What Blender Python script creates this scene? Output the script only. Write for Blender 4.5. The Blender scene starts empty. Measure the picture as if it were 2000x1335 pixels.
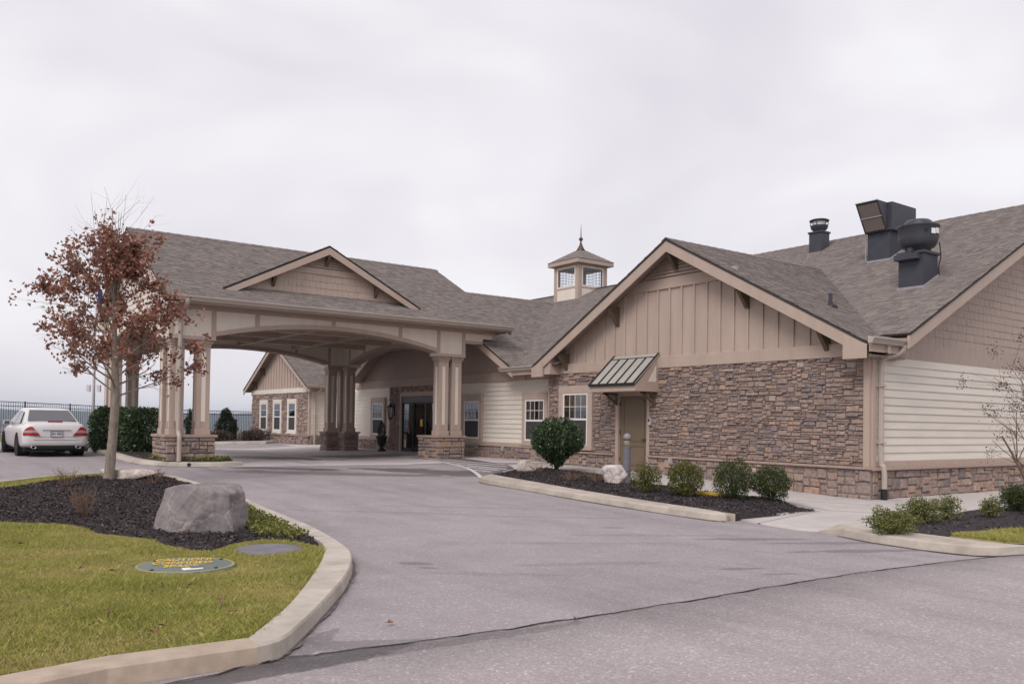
import bpy, math, random
import numpy as np
from mathutils import Vector, Matrix
from mathutils.geometry import delaunay_2d_cdt
random.seed(7); rng = np.random.default_rng(7)
scene = bpy.context.scene
col = scene.collection
# ------------------------------------------------------------------ camera
# world: x = into the building, y = along its front, z up, metres
F_PX, YAW, PIT, ROL, CY, CAM_H = 1653.577, 0.629466525, 0.0193972772, 0.0145473741, 793.884, 1.52
_f = np.array([math.sin(YAW)*math.cos(PIT), math.cos(YAW)*math.cos(PIT), math.sin(PIT)])
_r = np.array([math.cos(YAW), -math.sin(YAW), 0.0]); _u = np.cross(_r, _f)
_r, _u = _r*math.cos(ROL)+_u*math.sin(ROL), -_r*math.sin(ROL)+_u*math.cos(ROL)
cam = bpy.data.objects.new('camera', bpy.data.cameras.new('camera')); col.objects.link(cam)
cam.matrix_world = Matrix(((_r[0], _u[0], -_f[0], 0), (_r[1], _u[1], -_f[1], 0), (_r[2], _u[2], -_f[2], CAM_H), (0, 0, 0, 1)))
cam.data.sensor_width = 36; cam.data.lens = 36*F_PX/2000; cam.data.shift_y = (CY-667.5)/2000
cam.data.clip_end = 30000; cam.data.clip_start = 0.05
scene.camera = cam
# ------------------------------------------------------------------ sky and sun (overcast)
SUN_EL, SUN_AZ = math.radians(46), math.radians(243)
w = bpy.data.worlds.new('World'); scene.world = w; w.use_nodes = True
nt = w.node_tree; N = nt.nodes; L = nt.links
for n in list(N): N.remove(n)
sky = N.new('ShaderNodeTexSky'); sky.sky_type = 'NISHITA'; sky.sun_disc = False
sky.sun_elevation = SUN_EL; sky.sun_rotation = SUN_AZ; sky.dust_density = 3
tc = N.new('ShaderNodeTexCoord')
mp = N.new('ShaderNodeMapping'); mp.inputs['Scale'].default_value = (1, 1, 2.0); mp.inputs['Rotation'].default_value = (0, 0, 2.3)
n1 = N.new('ShaderNodeTexNoise'); n1.inputs['Scale'].default_value = 2.3; n1.inputs['Detail'].default_value = 3; n1.inputs['Roughness'].default_value = .5; n1.inputs['Distortion'].default_value = .6
cr = N.new('ShaderNodeValToRGB')
cr.color_ramp.elements[0].position = .34; cr.color_ramp.elements[0].color = (.605, .578, .625, 1)
cr.color_ramp.elements[1].position = .70; cr.color_ramp.elements[1].color = (.765, .75, .765, 1)
e = cr.color_ramp.elements.new(.5); e.color = (.67, .645, .68, 1)
sc_ = N.new('ShaderNodeVectorMath'); sc_.operation = 'SCALE'; sc_.inputs['Scale'].default_value = 10
mix = N.new('ShaderNodeMix'); mix.data_type = 'RGBA'; mix.inputs['Factor'].default_value = .94
bg = N.new('ShaderNodeBackground'); bg.inputs['Strength'].default_value = .105
out = N.new('ShaderNodeOutputWorld')
L.new(tc.outputs['Generated'], mp.inputs['Vector']); L.new(mp.outputs[0], n1.inputs['Vector']); L.new(n1.outputs['Fac'], cr.inputs[0])
L.new(cr.outputs[0], sc_.inputs[0]); L.new(sky.outputs[0], mix.inputs['A']); L.new(sc_.outputs[0], mix.inputs['B'])
L.new(mix.outputs['Result'], bg.inputs[0]); L.new(bg.outputs[0], out.inputs[0])
sl = bpy.data.lights.new('sun', 'SUN'); sl.energy = 1.5; sl.angle = math.radians(28); sl.color = (1, .95, .92)
so = bpy.data.objects.new('sun', sl); col.objects.link(so)
sd = Vector((math.sin(SUN_AZ)*math.cos(SUN_EL), math.cos(SUN_AZ)*math.cos(SUN_EL), math.sin(SUN_EL)))
so.rotation_euler = sd.to_track_quat('Z', 'Y').to_euler(); so.location = (-30, 10, 30)
scene.view_settings.view_transform = 'Standard'; scene.view_settings.look = 'None'
scene.view_settings.exposure = 0.33; scene.view_settings.gamma = 1
# ------------------------------------------------------------------ ground heights
def S(t): t = np.clip(t, 0, 1); return t*t*(3-2*t)
def G(x, y):
    x = np.asarray(x, float); y = np.asarray(y, float)
    lim = 20-7*S((x-8)/5)
    return .016*np.minimum(np.clip(y-10, 0, 20), lim) + .1*S((x-12.5)/3)*S((y-10)/6)
def Gf(x, y): return float(G(x, y))
def ray(px, py): return _f+_r*(px-1000)/F_PX-_u*(py-CY)/F_PX
def P(px, py, off=0.):       # a pixel on the ground: distance from the ground it touches
    d = ray(px, py); z = 0.
    for i in range(50):
        t = (z+off-CAM_H)/d[2]; z = .5*z+.5*Gf(t*d[0], t*d[1])
    return (t*d[0], t*d[1])
# ------------------------------------------------------------------ materials
MATS = {}
def nodes_of(name):
    m = bpy.data.materials.new(name); m.use_nodes = True; nt = m.node_tree
    return m, nt, nt.nodes, nt.links, nt.nodes['Principled BSDF']
def ramp(N, stops):
    r = N.new('ShaderNodeValToRGB'); els = r.color_ramp.elements
    for i, (p, c) in enumerate(stops):
        e = els[i] if i < 2 else els.new(p)
        e.position = p; e.color = (*c, 1)
    return r
def mat(name, c, rough=.6, var=.10, scale=3., bump=.05, bscale=80., spec=.3, metal=0., rnd=None, pal=None, dirt=0., stretch=(1, 1, 1), trans=0., rvar=.0):
    """procedural paint / stone / metal. rnd: 'obj' or 'attr' picks the colour per piece from pal."""
    if name in MATS: return MATS[name]
    m, nt, N, L, b = nodes_of(name)
    geo = N.new('ShaderNodeNewGeometry')
    mp = N.new('ShaderNodeMapping'); mp.inputs['Scale'].default_value = stretch
    L.new(geo.outputs['Position'], mp.inputs['Vector'])
    nz = N.new('ShaderNodeTexNoise'); nz.inputs['Scale'].default_value = scale; nz.inputs['Detail'].default_value = 6; nz.inputs['Roughness'].default_value = .6
    L.new(mp.outputs[0], nz.inputs['Vector'])
    if rnd:
        if rnd == 'obj':
            oi = N.new('ShaderNodeObjectInfo'); src = oi.outputs['Random']
        else:
            at = N.new('ShaderNodeAttribute'); at.attribute_name = 'rnd'; src = at.outputs['Fac']
        rp = ramp(N, pal); L.new(src, rp.inputs[0]); base = rp.outputs[0]
    else:
        rgb = N.new('ShaderNodeRGB'); rgb.outputs[0].default_value = (*c, 1); base = rgb.outputs[0]
    mr = N.new('ShaderNodeMapRange'); mr.inputs['From Min'].default_value = .3; mr.inputs['From Max'].default_value = .7
    mr.inputs['To Min'].default_value = 1-var; mr.inputs['To Max'].default_value = 1+var
    L.new(nz.outputs['Fac'], mr.inputs['Value'])
    vm = N.new('ShaderNodeVectorMath'); vm.operation = 'SCALE'; L.new(base, vm.inputs[0]); L.new(mr.outputs[0], vm.inputs['Scale'])
    cur = vm.outputs[0]
    if dirt:
        n2 = N.new('ShaderNodeTexNoise'); n2.inputs['Scale'].default_value = scale*.35; n2.inputs['Detail'].default_value = 8; n2.inputs['Roughness'].default_value = .7
        L.new(mp.outputs[0], n2.inputs['Vector'])
        r2 = ramp(N, [(.45, (1, 1, 1)), (.75, (1-dirt, 1-dirt*1.05, 1-dirt*1.1))])
        L.new(n2.outputs['Fac'], r2.inputs[0])
        mx = N.new('ShaderNodeMix'); mx.data_type = 'RGBA'; mx.blend_type = 'MULTIPLY'; mx.inputs['Factor'].default_value = 1
        L.new(cur, mx.inputs['A']); L.new(r2.outputs[0], mx.inputs['B']); cur = mx.outputs['Result']
    L.new(cur, b.inputs['Base Color'])
    b.inputs['Roughness'].default_value = rough; b.inputs['Metallic'].default_value = metal
    b.inputs['Specular IOR Level'].default_value = spec
    if bump:
        n3 = N.new('ShaderNodeTexNoise'); n3.inputs['Scale'].default_value = bscale; n3.inputs['Detail'].default_value = 4
        L.new(mp.outputs[0], n3.inputs['Vector'])
        bp = N.new('ShaderNodeBump'); bp.inputs['Strength'].default_value = bump; bp.inputs['Distance'].default_value = .02
        L.new(n3.outputs['Fac'], bp.inputs['Height']); L.new(bp.outputs[0], b.inputs['Normal'])
    if trans:
        tr = N.new('ShaderNodeBsdfTranslucent'); L.new(cur, tr.inputs[0])
        ms = N.new('ShaderNodeMixShader'); ms.inputs[0].default_value = trans
        L.new(b.outputs[0], ms.inputs[1]); L.new(tr.outputs[0], ms.inputs[2]); L.new(ms.outputs[0], N['Material Output'].inputs[0])
    MATS[name] = m; return m
def glass_mat(name, tint=(.86, .88, .9), refl=.10):
    if name in MATS: return MATS[name]
    m, nt, N, L, b = nodes_of(name); N.remove(b)
    g = N.new('ShaderNodeBsdfGlossy'); g.inputs['Roughness'].default_value = .02; g.inputs[0].default_value = (.95, .96, 1, 1)
    t = N.new('ShaderNodeBsdfTransparent'); t.inputs[0].default_value = (*tint, 1)
    lw = N.new('ShaderNodeFresnel'); lw.inputs['IOR'].default_value = 1.5
    ad = N.new('ShaderNodeMath'); ad.operation = 'ADD'; ad.inputs[1].default_value = refl; ad.use_clamp = True
    ms = N.new('ShaderNodeMixShader'); L.new(lw.outputs[0], ad.inputs[0]); L.new(ad.outputs[0], ms.inputs[0])
    L.new(t.outputs[0], ms.inputs[1]); L.new(g.outputs[0], ms.inputs[2]); L.new(ms.outputs[0], N['Material Output'].inputs[0])
    MATS[name] = m; return m

TAN = mat('tan_trim_paint', (.45, .352, .292), .55, .06, 2, .05, 90, dirt=.10, stretch=(1.5, 1.5, .35))
TAND = mat('tan_gable_paint', (.455, .358, .302), .6, .06, 2, .06, 70, dirt=.10, stretch=(1.5, 1.5, .35))
TAUPE = mat('taupe_shake_paint', (.415, .326, .280), .65, .07, 3, .08, 60, stretch=(3, 3, .6))
CREAM = mat('cream_siding_paint', (.57, .51, .445), .55, .05, 2, .04, 60, rnd='obj', pal=[(0, (.66, .602, .53)), (1, (.70, .645, .57))], stretch=(.5, .5, 3))
PANEL = mat('cream_panel_paint', (.73, .66, .575), .6, .05, 2, .04, 80, dirt=.08, stretch=(1.5, 1.5, .35))
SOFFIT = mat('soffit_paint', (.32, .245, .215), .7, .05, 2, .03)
GUTTER = mat('putty_gutter_metal', (.42, .36, .31), .4, .05, 2, .0, spec=.4)
BRONZE = mat('dark_bracket_stain', (.13, .092, .065), .6, .15, 8, .1)
WHITE = mat('white_vinyl', (.74, .72, .69), .45, .03, 2, 0)
DOORM = mat('brown_door_paint', (.185, .138, .098), .45, .05, 2, .02)
GLASS = glass_mat('window_glass')
DARKG = glass_mat('dark_screen_glass', (.35, .36, .38), .05)
DARKIN = mat('dark_interior', (.03, .027, .027), .9, .2, 1, 0)
BLACKM = mat('black_metal', (.022, .022, .026), .45, .1, 5, .02)
SPAL = [(0, (.205, .166, .160)), (.12, (.30, .223, .19)), (.26, (.36, .258, .208)), (.4, (.24, .192, .184)), (.52, (.405, .275, .208)), (.64, (.27, .214, .196)), (.76, (.33, .243, .204)), (.88, (.225, .182, .178)), (1, (.41, .318, .262))]
STONE = mat('ledge_stone', (.3, .24, .2), .85, .30, 14, .7, 45, rnd='obj', pal=SPAL)
STONES = mat('ledge_stone_joined', (.3, .24, .2), .85, .30, 14, .7, 45, rnd='attr', pal=SPAL)
MORTAR = mat('mortar', (.225, .185, .168), .95, .2, 20, .4, 60)
CAPST = mat('cast_stone_cap', (.36, .265, .225), .8, .12, 10, .2, 60)
SHPAL = [(0, (.178, .152, .144)), (.2, (.208, .18, .169)), (.42, (.242, .211, .194)), (.6, (.205, .178, .17)), (.82, (.275, .24, .214)), (1, (.228, .198, .186))]
SHING = mat('asphalt_shingle', (.2, .17, .15), .95, .18, 30, .5, 200, spec=.1, rnd='attr', pal=SHPAL)
DECK = mat('roof_edge_dark', (.05, .043, .04), .9, .1, 5, 0)
CONC = mat('kerb_concrete', (.47, .415, .355), .85, .12, 4, .15, 120, dirt=.36, rnd='obj', pal=[(0, (.44, .385, .325)), (.5, (.485, .43, .37)), (1, (.50, .455, .405))])
CONCT = mat('kerb_concrete_tan', (.43, .345, .27), .85, .14, 5, .15, 120, dirt=.35)
SLAB = mat('walk_concrete', (.50, .46, .435), .85, .07, 2, .2, 150, dirt=.22)
# ------------------------------------------------------------------ mesh helpers
class MB:
    def __init__(s): s.v = []; s.f = []; s.a = []; s.n = 0
    def add(s, vs, fs, a=0.):
        n = s.n; s.v.extend([tuple(map(float, q)) for q in vs]); s.f.extend([tuple(i+n for i in q) for q in fs]); s.a.extend([a]*len(fs)); s.n += len(vs); return s
    def box(s, x0, x1, y0, y1, z0, z1, a=0.):
        x0, x1 = sorted((x0, x1)); y0, y1 = sorted((y0, y1)); z0, z1 = sorted((z0, z1))
        return s.add([(x0,y0,z0),(x1,y0,z0),(x1,y1,z0),(x0,y1,z0),(x0,y0,z1),(x1,y0,z1),(x1,y1,z1),(x0,y1,z1)],
                     [(0,3,2,1),(4,5,6,7),(0,1,5,4),(1,2,6,5),(2,3,7,6),(3,0,4,7)], a)
    def prism(s, poly, d, a=0.):      # planar polygon (3d pts) extruded by vector d
        n = len(poly); d = np.array(d, float); p = [np.array(q, float) for q in poly]
        nr = sum((np.cross(p[i]-p[0], p[i+1]-p[0]) for i in range(1, n-1)), np.zeros(3))
        if nr@d > 0: p = p[::-1]
        vs = p+[q+d for q in p]
        fs = [tuple(range(n)), tuple(range(2*n-1, n-1, -1))]+[(i, i+n, (i+1) % n+n, (i+1) % n) for i in range(n)]
        return s.add(vs, fs, a)
    def bar(s, p0, p1, w, h, up=(0, 0, 1), a=0.):
        p0 = np.array(p0, float); p1 = np.array(p1, float); d = p1-p0; d /= np.linalg.norm(d)
        sd = np.cross(d, up); sd /= np.linalg.norm(sd); u = np.cross(sd, d)
        q = [p0+sd*i*w/2+u*j*h/2 for i, j in ((-1,-1),(1,-1),(1,1),(-1,1))]
        return s.prism(q, p1-p0, a)
    def tube(s, pts, rad, seg=8, a=0., cap=True):
        pts = [np.array(p, float) for p in pts]; n = len(pts)
        if not hasattr(rad, '__len__'): rad = [rad]*n
        ref = np.array([.31, .17, .93]); vs = []
        for i in range(n):
            d = pts[min(i+1, n-1)]-pts[max(i-1, 0)]; d = d/(np.linalg.norm(d)+1e-9)
            x = np.cross(d, ref); x /= np.linalg.norm(x)+1e-9; y = np.cross(d, x)
            vs += [pts[i]+rad[i]*(x*math.cos(t)+y*math.sin(t)) for t in np.arange(seg)*2*math.pi/seg]
        fs = [(i*seg+j, i*seg+(j+1) % seg, (i+1)*seg+(j+1) % seg, (i+1)*seg+j) for i in range(n-1) for j in range(seg)]
        if cap: fs += [tuple(range(seg))[::-1], tuple(range((n-1)*seg, n*seg))]
        return s.add(vs, fs, a)
    def lathe(s, c, prof, seg=20, a=0.):
        vs = [(c[0]+r*math.cos(t), c[1]+r*math.sin(t), c[2]+z) for r, z in prof for t in np.arange(seg)*2*math.pi/seg]; n = len(prof)
        fs = [(i*seg+j, i*seg+(j+1) % seg, (i+1)*seg+(j+1) % seg, (i+1)*seg+j) for i in range(n-1) for j in range(seg)]
        fs += [tuple(range(seg))[::-1], tuple(range((n-1)*seg, n*seg))]
        return s.add(vs, fs, a)
    def build(s, name, m, parent=None, smooth=False, kind=None, rnd=False, bevel=0.):
        me = bpy.data.meshes.new(name); me.from_pydata(s.v, [], s.f); me.update()
        if m: me.materials.append(m)
        if smooth:
            me.polygons.foreach_set('use_smooth', [True]*len(me.polygons)); 
        if rnd:
            at = me.attributes.new('rnd', 'FLOAT', 'FACE'); at.data.foreach_set('value', s.a)
        o = bpy.data.objects.new(name, me); link(o, parent, kind)
        if bevel:
            b = o.modifiers.new('bevel', 'BEVEL'); b.width = bevel; b.segments = 2; b.limit_method = 'ANGLE'
        return o
def link(o, parent=None, kind=None):
    col.objects.link(o)
    if parent:
        o.parent = parent
        if parent.get('_root'):       # things keep their Empty at the base; geometry is given in world metres
            o.location = -Vector(parent.location)
    if kind: o['kind'] = kind
    return o
def thing(name, label, cat, loc=(0, 0, 0), group=None, world=True):
    o = bpy.data.objects.new(name, None); o.location = loc; o.empty_display_size = .2; col.objects.link(o)
    o['label'] = label; o['category'] = cat
    if world: o['_root'] = 1
    if group: o['group'] = group
    return o
def tag(o, label, cat, group=None):
    o['label'] = label; o['category'] = cat
    if group: o['group'] = group
    return o
def npmesh(name, V, Fq, m, parent=None, rnd=None, smooth=False, kind=None):
    """V (n,3) and Fq (k,4 or 3) as numpy arrays"""
    me = bpy.data.meshes.new(name); k = Fq.shape[1]
    me.vertices.add(len(V)); me.vertices.foreach_set('co', np.ascontiguousarray(V, dtype=np.float32).ravel())
    me.loops.add(Fq.size); me.loops.foreach_set('vertex_index', np.ascontiguousarray(Fq, dtype=np.int32).ravel())
    me.polygons.add(len(Fq)); me.polygons.foreach_set('loop_start', np.arange(0, Fq.size, k, dtype=np.int32))
    me.polygons.foreach_set('loop_total', np.full(len(Fq), k, dtype=np.int32))
    if smooth: me.polygons.foreach_set('use_smooth', np.ones(len(Fq), dtype=bool))
    me.update(calc_edges=True); me.validate()
    if rnd is not None:
        at = me.attributes.new('rnd', 'FLOAT', 'FACE'); at.data.foreach_set('value', np.ascontiguousarray(rnd, dtype=np.float32))
    me.materials.append(m)
    o = bpy.data.objects.new(name, me); link(o, parent, kind); return o
def sheet(name, poly, off, m, parent=None, kind='structure', step=.8, thick=0., bumpf=None, smooth=True):
    """flat ground sheet filling a 2D outline, draped on the ground height + off"""
    poly = [tuple(map(float, p)) for p in poly]; n = len(poly)
    pts = []
    for i in range(n):            # densify outline
        a = np.array(poly[i]); b = np.array(poly[(i+1) % n]); k = max(1, int(np.linalg.norm(b-a)/step))
        pts += [tuple(a+(b-a)*j/k) for j in range(k)]
    nb = len(pts); A = np.array(pts); x0, y0 = A.min(0); x1, y1 = A.max(0)
    def inside(x, y):
        c = False; j = nb-1
        for i in range(nb):
            if (A[i,1] > y) != (A[j,1] > y) and x < (A[j,0]-A[i,0])*(y-A[i,1])/(A[j,1]-A[i,1])+A[i,0]: c = not c
            j = i
        return c
    inner = []
    for i in np.arange(x0+step/2, x1, step):
        for j in np.arange(y0+step/2, y1, step):
            if inside(i, j): inner.append((i+random.uniform(-.1, .1)*step, j+random.uniform(-.1, .1)*step))
    vs, es, fs, *_ = delaunay_2d_cdt([Vector(p) for p in pts+inner], [(i, (i+1) % nb) for i in range(nb)], [list(range(nb))], 1, 1e-5)
    XY = np.array([(v.x, v.y) for v in vs]); Z = G(XY[:,0], XY[:,1])+(off(XY) if callable(off) else off)
    if bumpf is not None: Z = Z+bumpf(XY)
    V = np.column_stack([XY, Z]); T = np.array([f for f in fs if len(f) == 3])
    t = V[T]; nz = np.cross(t[:,1]-t[:,0], t[:,2]-t[:,0])[:,2]; T[nz < 0] = T[nz < 0][:, ::-1]
    from collections import Counter        # skirt round the rim so that no sheet shows a gap below
    ec = Counter(); od = {}
    for f in T:
        for a, b in ((f[0], f[1]), (f[1], f[2]), (f[2], f[0])): ec[(min(a, b), max(a, b))] += 1; od[(min(a, b), max(a, b))] = (a, b)
    rim = [od[k] for k, c in ec.items() if c == 1]; n0 = len(V); mp_ = {}; ext = []; F2 = []
    for a, b in rim:
        for i in (a, b):
            if i not in mp_: mp_[i] = n0+len(ext); ext.append(V[i]-[0, 0, .16])
        F2 += [(a, mp_[a], mp_[b]), (a, mp_[b], b)]
    V = np.vstack([V, ext]); T = np.vstack([T, F2])
    return npmesh(name, V, T, m, parent, smooth=False, kind=kind)
def kerb(name, outer, inner, h, label, m=CONC, group=None, h_in=None, taper=()):
    """kerb between two polylines of equal count; outer face drops to the road. Parts: its cast lengths"""
    n = len(outer); O = np.array(outer, float); I = np.array(inner, float)
    hs = [h*(.15 if i in taper else 1) for i in range(n)]
    root = thing(name, label, 'kerb', (O[0,0], O[0,1], Gf(*O[0])), group)
    def seg(i0, i1, k, m=m):
        mb = MB(); rings = []
        for i in range(i0, i1+1):
            o, q, hh = O[i], I[i], hs[i]; d = (q-o)/(np.linalg.norm(q-o)+1e-9); zo, zi = Gf(*o), Gf(*q)
            rings.append([(*(o-d*.015), zo-.1), (*(o-d*.015), zo+.005), (*(o+d*.012), zo+hh*.86), (*(o+d*.045), zo+hh), (*(q-d*.015), zi+h*1.02), (*q, zi+h*.97), (*q, zi-.1)])
        m_ = len(rings[0]); vs = [p for r in rings for p in r]
        fs = [(a*m_+b, a*m_+(b+1) % m_, (a+1)*m_+(b+1) % m_, (a+1)*m_+b) for a in range(len(rings)-1) for b in range(m_)]
        fs += [tuple(range(m_)), tuple(range((len(rings)-1)*m_, len(rings)*m_))[::-1]]
        mb.add(vs, fs); o = mb.build('kerb_length', m, root)
        bm_fix(o.data)
    return root, seg
def bm_fix(me):
    import bmesh
    b = bmesh.new(); b.from_mesh(me); bmesh.ops.recalc_face_normals(b, faces=b.faces); b.to_mesh(me); b.free()
def catmull(pts, k=4, closed=False):
    p = [np.array(q, float) for q in pts]; n = len(p); out = []
    rngi = range(n if closed else n-1)
    for i in rngi:
        a, b, c, d = (p[(i-1) % n] if closed or i > 0 else p[i]), p[i], p[(i+1) % n], (p[(i+2) % n] if closed or i+2 < n else p[(i+1) % n])
        for t in np.arange(k)/k:
            out.append(tuple(.5*((2*b)+(-a+c)*t+(2*a-5*b+4*c-d)*t*t+(-a+3*b-3*c+d)*t**3)))
    if not closed: out.append(tuple(p[-1]))
    return out
# ================================================================== SETTING: ground, drive, walks
def asphalt_mat(name, c, stains=(), speck=.085, tint=.09, wetr=.6):
    m, nt, N, L, b = nodes_of(name)
    geo = N.new('ShaderNodeNewGeometry'); pos = geo.outputs['Position']
    def noise(sc, det=4, ro=.6, st=(1, 1, 1)):
        mp = N.new('ShaderNodeMapping'); mp.inputs['Scale'].default_value = st; L.new(pos, mp.inputs['Vector'])
        n = N.new('ShaderNodeTexNoise'); n.inputs['Scale'].default_value = sc; n.inputs['Detail'].default_value = det; n.inputs['Roughness'].default_value = ro
        L.new(mp.outputs[0], n.inputs['Vector']); return n.outputs['Fac']
    def rng_(v, a, b_, c_, d): 
        r = N.new('ShaderNodeMapRange'); r.inputs[1].default_value = a; r.inputs[2].default_value = b_; r.inputs[3].default_value = c_; r.inputs[4].default_value = d
        L.new(v, r.inputs[0]); return r.outputs[0]
    def mth(op, a, b_):
        n = N.new('ShaderNodeMath'); n.operation = op
        for i, q in enumerate((a, b_)):
            if isinstance(q, (int, float)): n.inputs[i].default_value = q
            else: L.new(q, n.inputs[i])
        return n.outputs[0]
    fine = noise(95, 3, .7); mid = noise(1.3, 6, .62); big = noise(.28, 5, .6, (1, .55, 1)); streak = noise(.8, 5, .6, (2.2, .35, 1))
    v = mth('MULTIPLY', rng_(fine, .3, .7, 1-speck, 1+speck), rng_(mid, .3, .7, 1-tint, 1+tint))
    v = mth('MULTIPLY', v, rng_(big, .3, .7, .92, 1.07)); v = mth('MULTIPLY', v, rng_(streak, .48, .75, 1.0, .83))
    vor = N.new('ShaderNodeTexVoronoi'); vor.inputs['Scale'].default_value = 62; L.new(pos, vor.inputs['Vector'])
    sc2 = N.new('ShaderNodeSeparateColor'); L.new(vor.outputs['Color'], sc2.inputs[0]); v = mth('MULTIPLY', v, rng_(sc2.outputs[0], 0, 1, 1-speck*1.1, 1+speck*1.1))
    rt_ = rng_(sc2.outputs[1], .9, 1., 1., 1.5); v = mth('MULTIPLY', v, rt_)
    wet = None
    sep = N.new('ShaderNodeSeparateXYZ'); L.new(pos, sep.inputs[0])
    dis = noise(1.5, 9, .72)
    for (cx, cy, rx, ry, ang, amt) in stains:       # damp patches with a shape of their own
        ca, sa = math.cos(ang), math.sin(ang)
        dx = mth('SUBTRACT', sep.outputs[0], cx); dy = mth('SUBTRACT', sep.outputs[1], cy)
        a = mth('DIVIDE', mth('ADD', mth('MULTIPLY', dx, ca), mth('MULTIPLY', dy, sa)), rx)
        q = mth('DIVIDE', mth('SUBTRACT', mth('MULTIPLY', dy, ca), mth('MULTIPLY', dx, sa)), ry)
        d = mth('ADD', mth('ADD', mth('MULTIPLY', a, a), mth('MULTIPLY', q, q)), rng_(dis, .3, .7, .85, -.85))
        k = rng_(d, .75, 1.15, amt, 0); wet = k if wet is None else mth('MAXIMUM', wet, k)
    rgb = N.new('ShaderNodeRGB'); rgb.outputs[0].default_value = (*c, 1)
    if wet is not None: v = mth('MULTIPLY', v, mth('SUBTRACT', 1.0, wet))
    vm = N.new('ShaderNodeVectorMath'); vm.operation = 'SCALE'; L.new(rgb.outputs[0], vm.inputs[0]); L.new(v, vm.inputs['Scale'])
    L.new(vm.outputs[0], b.inputs['Base Color'])
    if wet is not None: L.new(rng_(wet, 0, .6, .92, wetr), b.inputs['Roughness'])
    else: b.inputs['Roughness'].default_value = .92
    b.inputs['Specular IOR Level'].default_value = .25
    bp = N.new('ShaderNodeBump'); bp.inputs['Strength'].default_value = .45; bp.inputs['Distance'].default_value = .01
    L.new(fine, bp.inputs['Height']); L.new(bp.outputs[0], b.inputs['Normal'])
    return m
def px_list(*q, off=0.): return [P(a, b, off) for a, b in q]
st = []
for (px, py, rx, ry, an, am) in [(640, 924, 3.0, .6, 2.5, .42), (560, 915, 1.8, .45, 2.45, .55), (850, 921, 2.2, .85, 2.2, .56), (905, 925, 1.4, .75, 2.3, .52), (1470, 1052, .9, .12, 2.6, .3), (1700, 1075, 1.2, .12, 2.7, .32),
                                 (1180, 1100, 1.0, .12, 2.7, .14), (1100, 1010, 1.6, .10, 2.55, .14), (1300, 1045, 1.3, .12, 2.6, .12), (950, 1120, .9, .1, 2.5, .12), (820, 1100, .22, .1, 2.5, .32), (835, 1108, .12, .06, 2.2, .3), (1450, 1110, .25, .07, 2.7, .3), (1530, 1120, .2, .05, 2.7, .28), (1150, 1060, 1.2, .1, 2.6, .12), (760, 1000, 1.5, .14, 2.5, .12), (900, 990, 1.8, .15, 2.5, .12), (1620, 1060, .8, .1, 2.65, .26), (600, 1262, .55, .10, .75, .32), (700, 1258, .7, .12, -.42, .3), (1200, 1030, .18, .08, 2.6, .3)]:
    q = P(px, py); st.append((q[0], q[1], rx, ry, an, am))
ASPH = asphalt_mat('worn_asphalt', (.312, .277, .282), st)
q1 = P(600, 1288); q2 = P(440, 1322); q3 = P(900, 1252); ka = np.array(P(502, 1300))-np.array(P(300, 1330)); ka = math.atan2(ka[1], ka[0])
ROADM = asphalt_mat('older_road_asphalt', (.355, .312, .313), [(q1[0], q1[1], .75, .11, ka, .5), (q2[0], q2[1], 1.0, .13, ka, .58), (q3[0], q3[1], 1.2, .08, ka, .25)], .125, .08)
st = []
for (px, py, rx, ry, an, am) in [(545, 893, 1.9, 1.0, 2.5, .55), (695, 890, 1.9, 1.0, 2.5, .55), (600, 902, .5, .2, 2.5, .3), (800, 885, 1.2, .5, 2.5, .25)]:
    q = P(px, py, .02); st.append((q[0], q[1], rx, ry, an, am))
APRON = asphalt_mat('apron_concrete', (.50, .45, .445), st, .07, .06, .9)
GRASSG = mat('turf_soil', (.26, .22, .095), .95, .3, 6, .5, 60, dirt=.3)
FARG = mat('valley_grass', (.14, .12, .07), .95, .4, .004, 0)
HILLM = mat('hill_woods', (.045, .05, .035), .95, .6, .006, 0, dirt=.6)
# wide ground sheet, falling into a valley behind the fence, and the far hills
t = np.linspace(-1, 1, 141); gx = 12+np.sign(t)*(np.abs(t)**3.2*6800+np.abs(t)*160); gy = 30+np.sign(t)*(np.abs(t)**3.2*6600+np.abs(t)*160)
gy = gy[gy > -1800]
XX, YY = np.meshgrid(gx, gy); ZZ = G(XX, YY)-.10
drop = np.clip(YY-58, 0, None); ZZ = ZZ-np.minimum(.0009*drop**2+.02*drop, 44)*S(drop/20)
V = np.column_stack([XX.ravel(), YY.ravel(), ZZ.ravel()]); nx = len(gx); ny = len(gy)
idx = (np.arange(ny-1)[:, None]*nx+np.arange(nx-1)[None]).ravel(); Q = np.column_stack([idx, idx+1, idx+nx+1, idx+nx])
npmesh('ground', V, Q, FARG, smooth=True, kind='structure')
hx = np.linspace(-5200, 6200, 190); hy = np.linspace(3600, 6900, 40)
HX, HY = np.meshgrid(hx, hy); tt = (HY-3600)/3300
rid = 32*np.sin(HX/900+.6)+18*np.sin(HX/390+1.9)+7*np.sin(HX/150)+4*np.sin(HX/67+2)
HZ = -48+(74+1.0*rid)*S(tt*1.5)*(.8+.2*np.sin(HX/600+HY/500))+8*np.sin(HX/310+HY/190)*S(tt*2)
V = np.column_stack([HX.ravel(), HY.ravel(), HZ.ravel()]); nx = len(hx); ny = len(hy)
idx = (np.arange(ny-1)[:, None]*nx+np.arange(nx-1)[None]).ravel(); Q = np.column_stack([idx, idx+1, idx+nx+1, idx+nx])
npmesh('hills', V, Q, HILLM, smooth=True, kind='structure')
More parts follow.
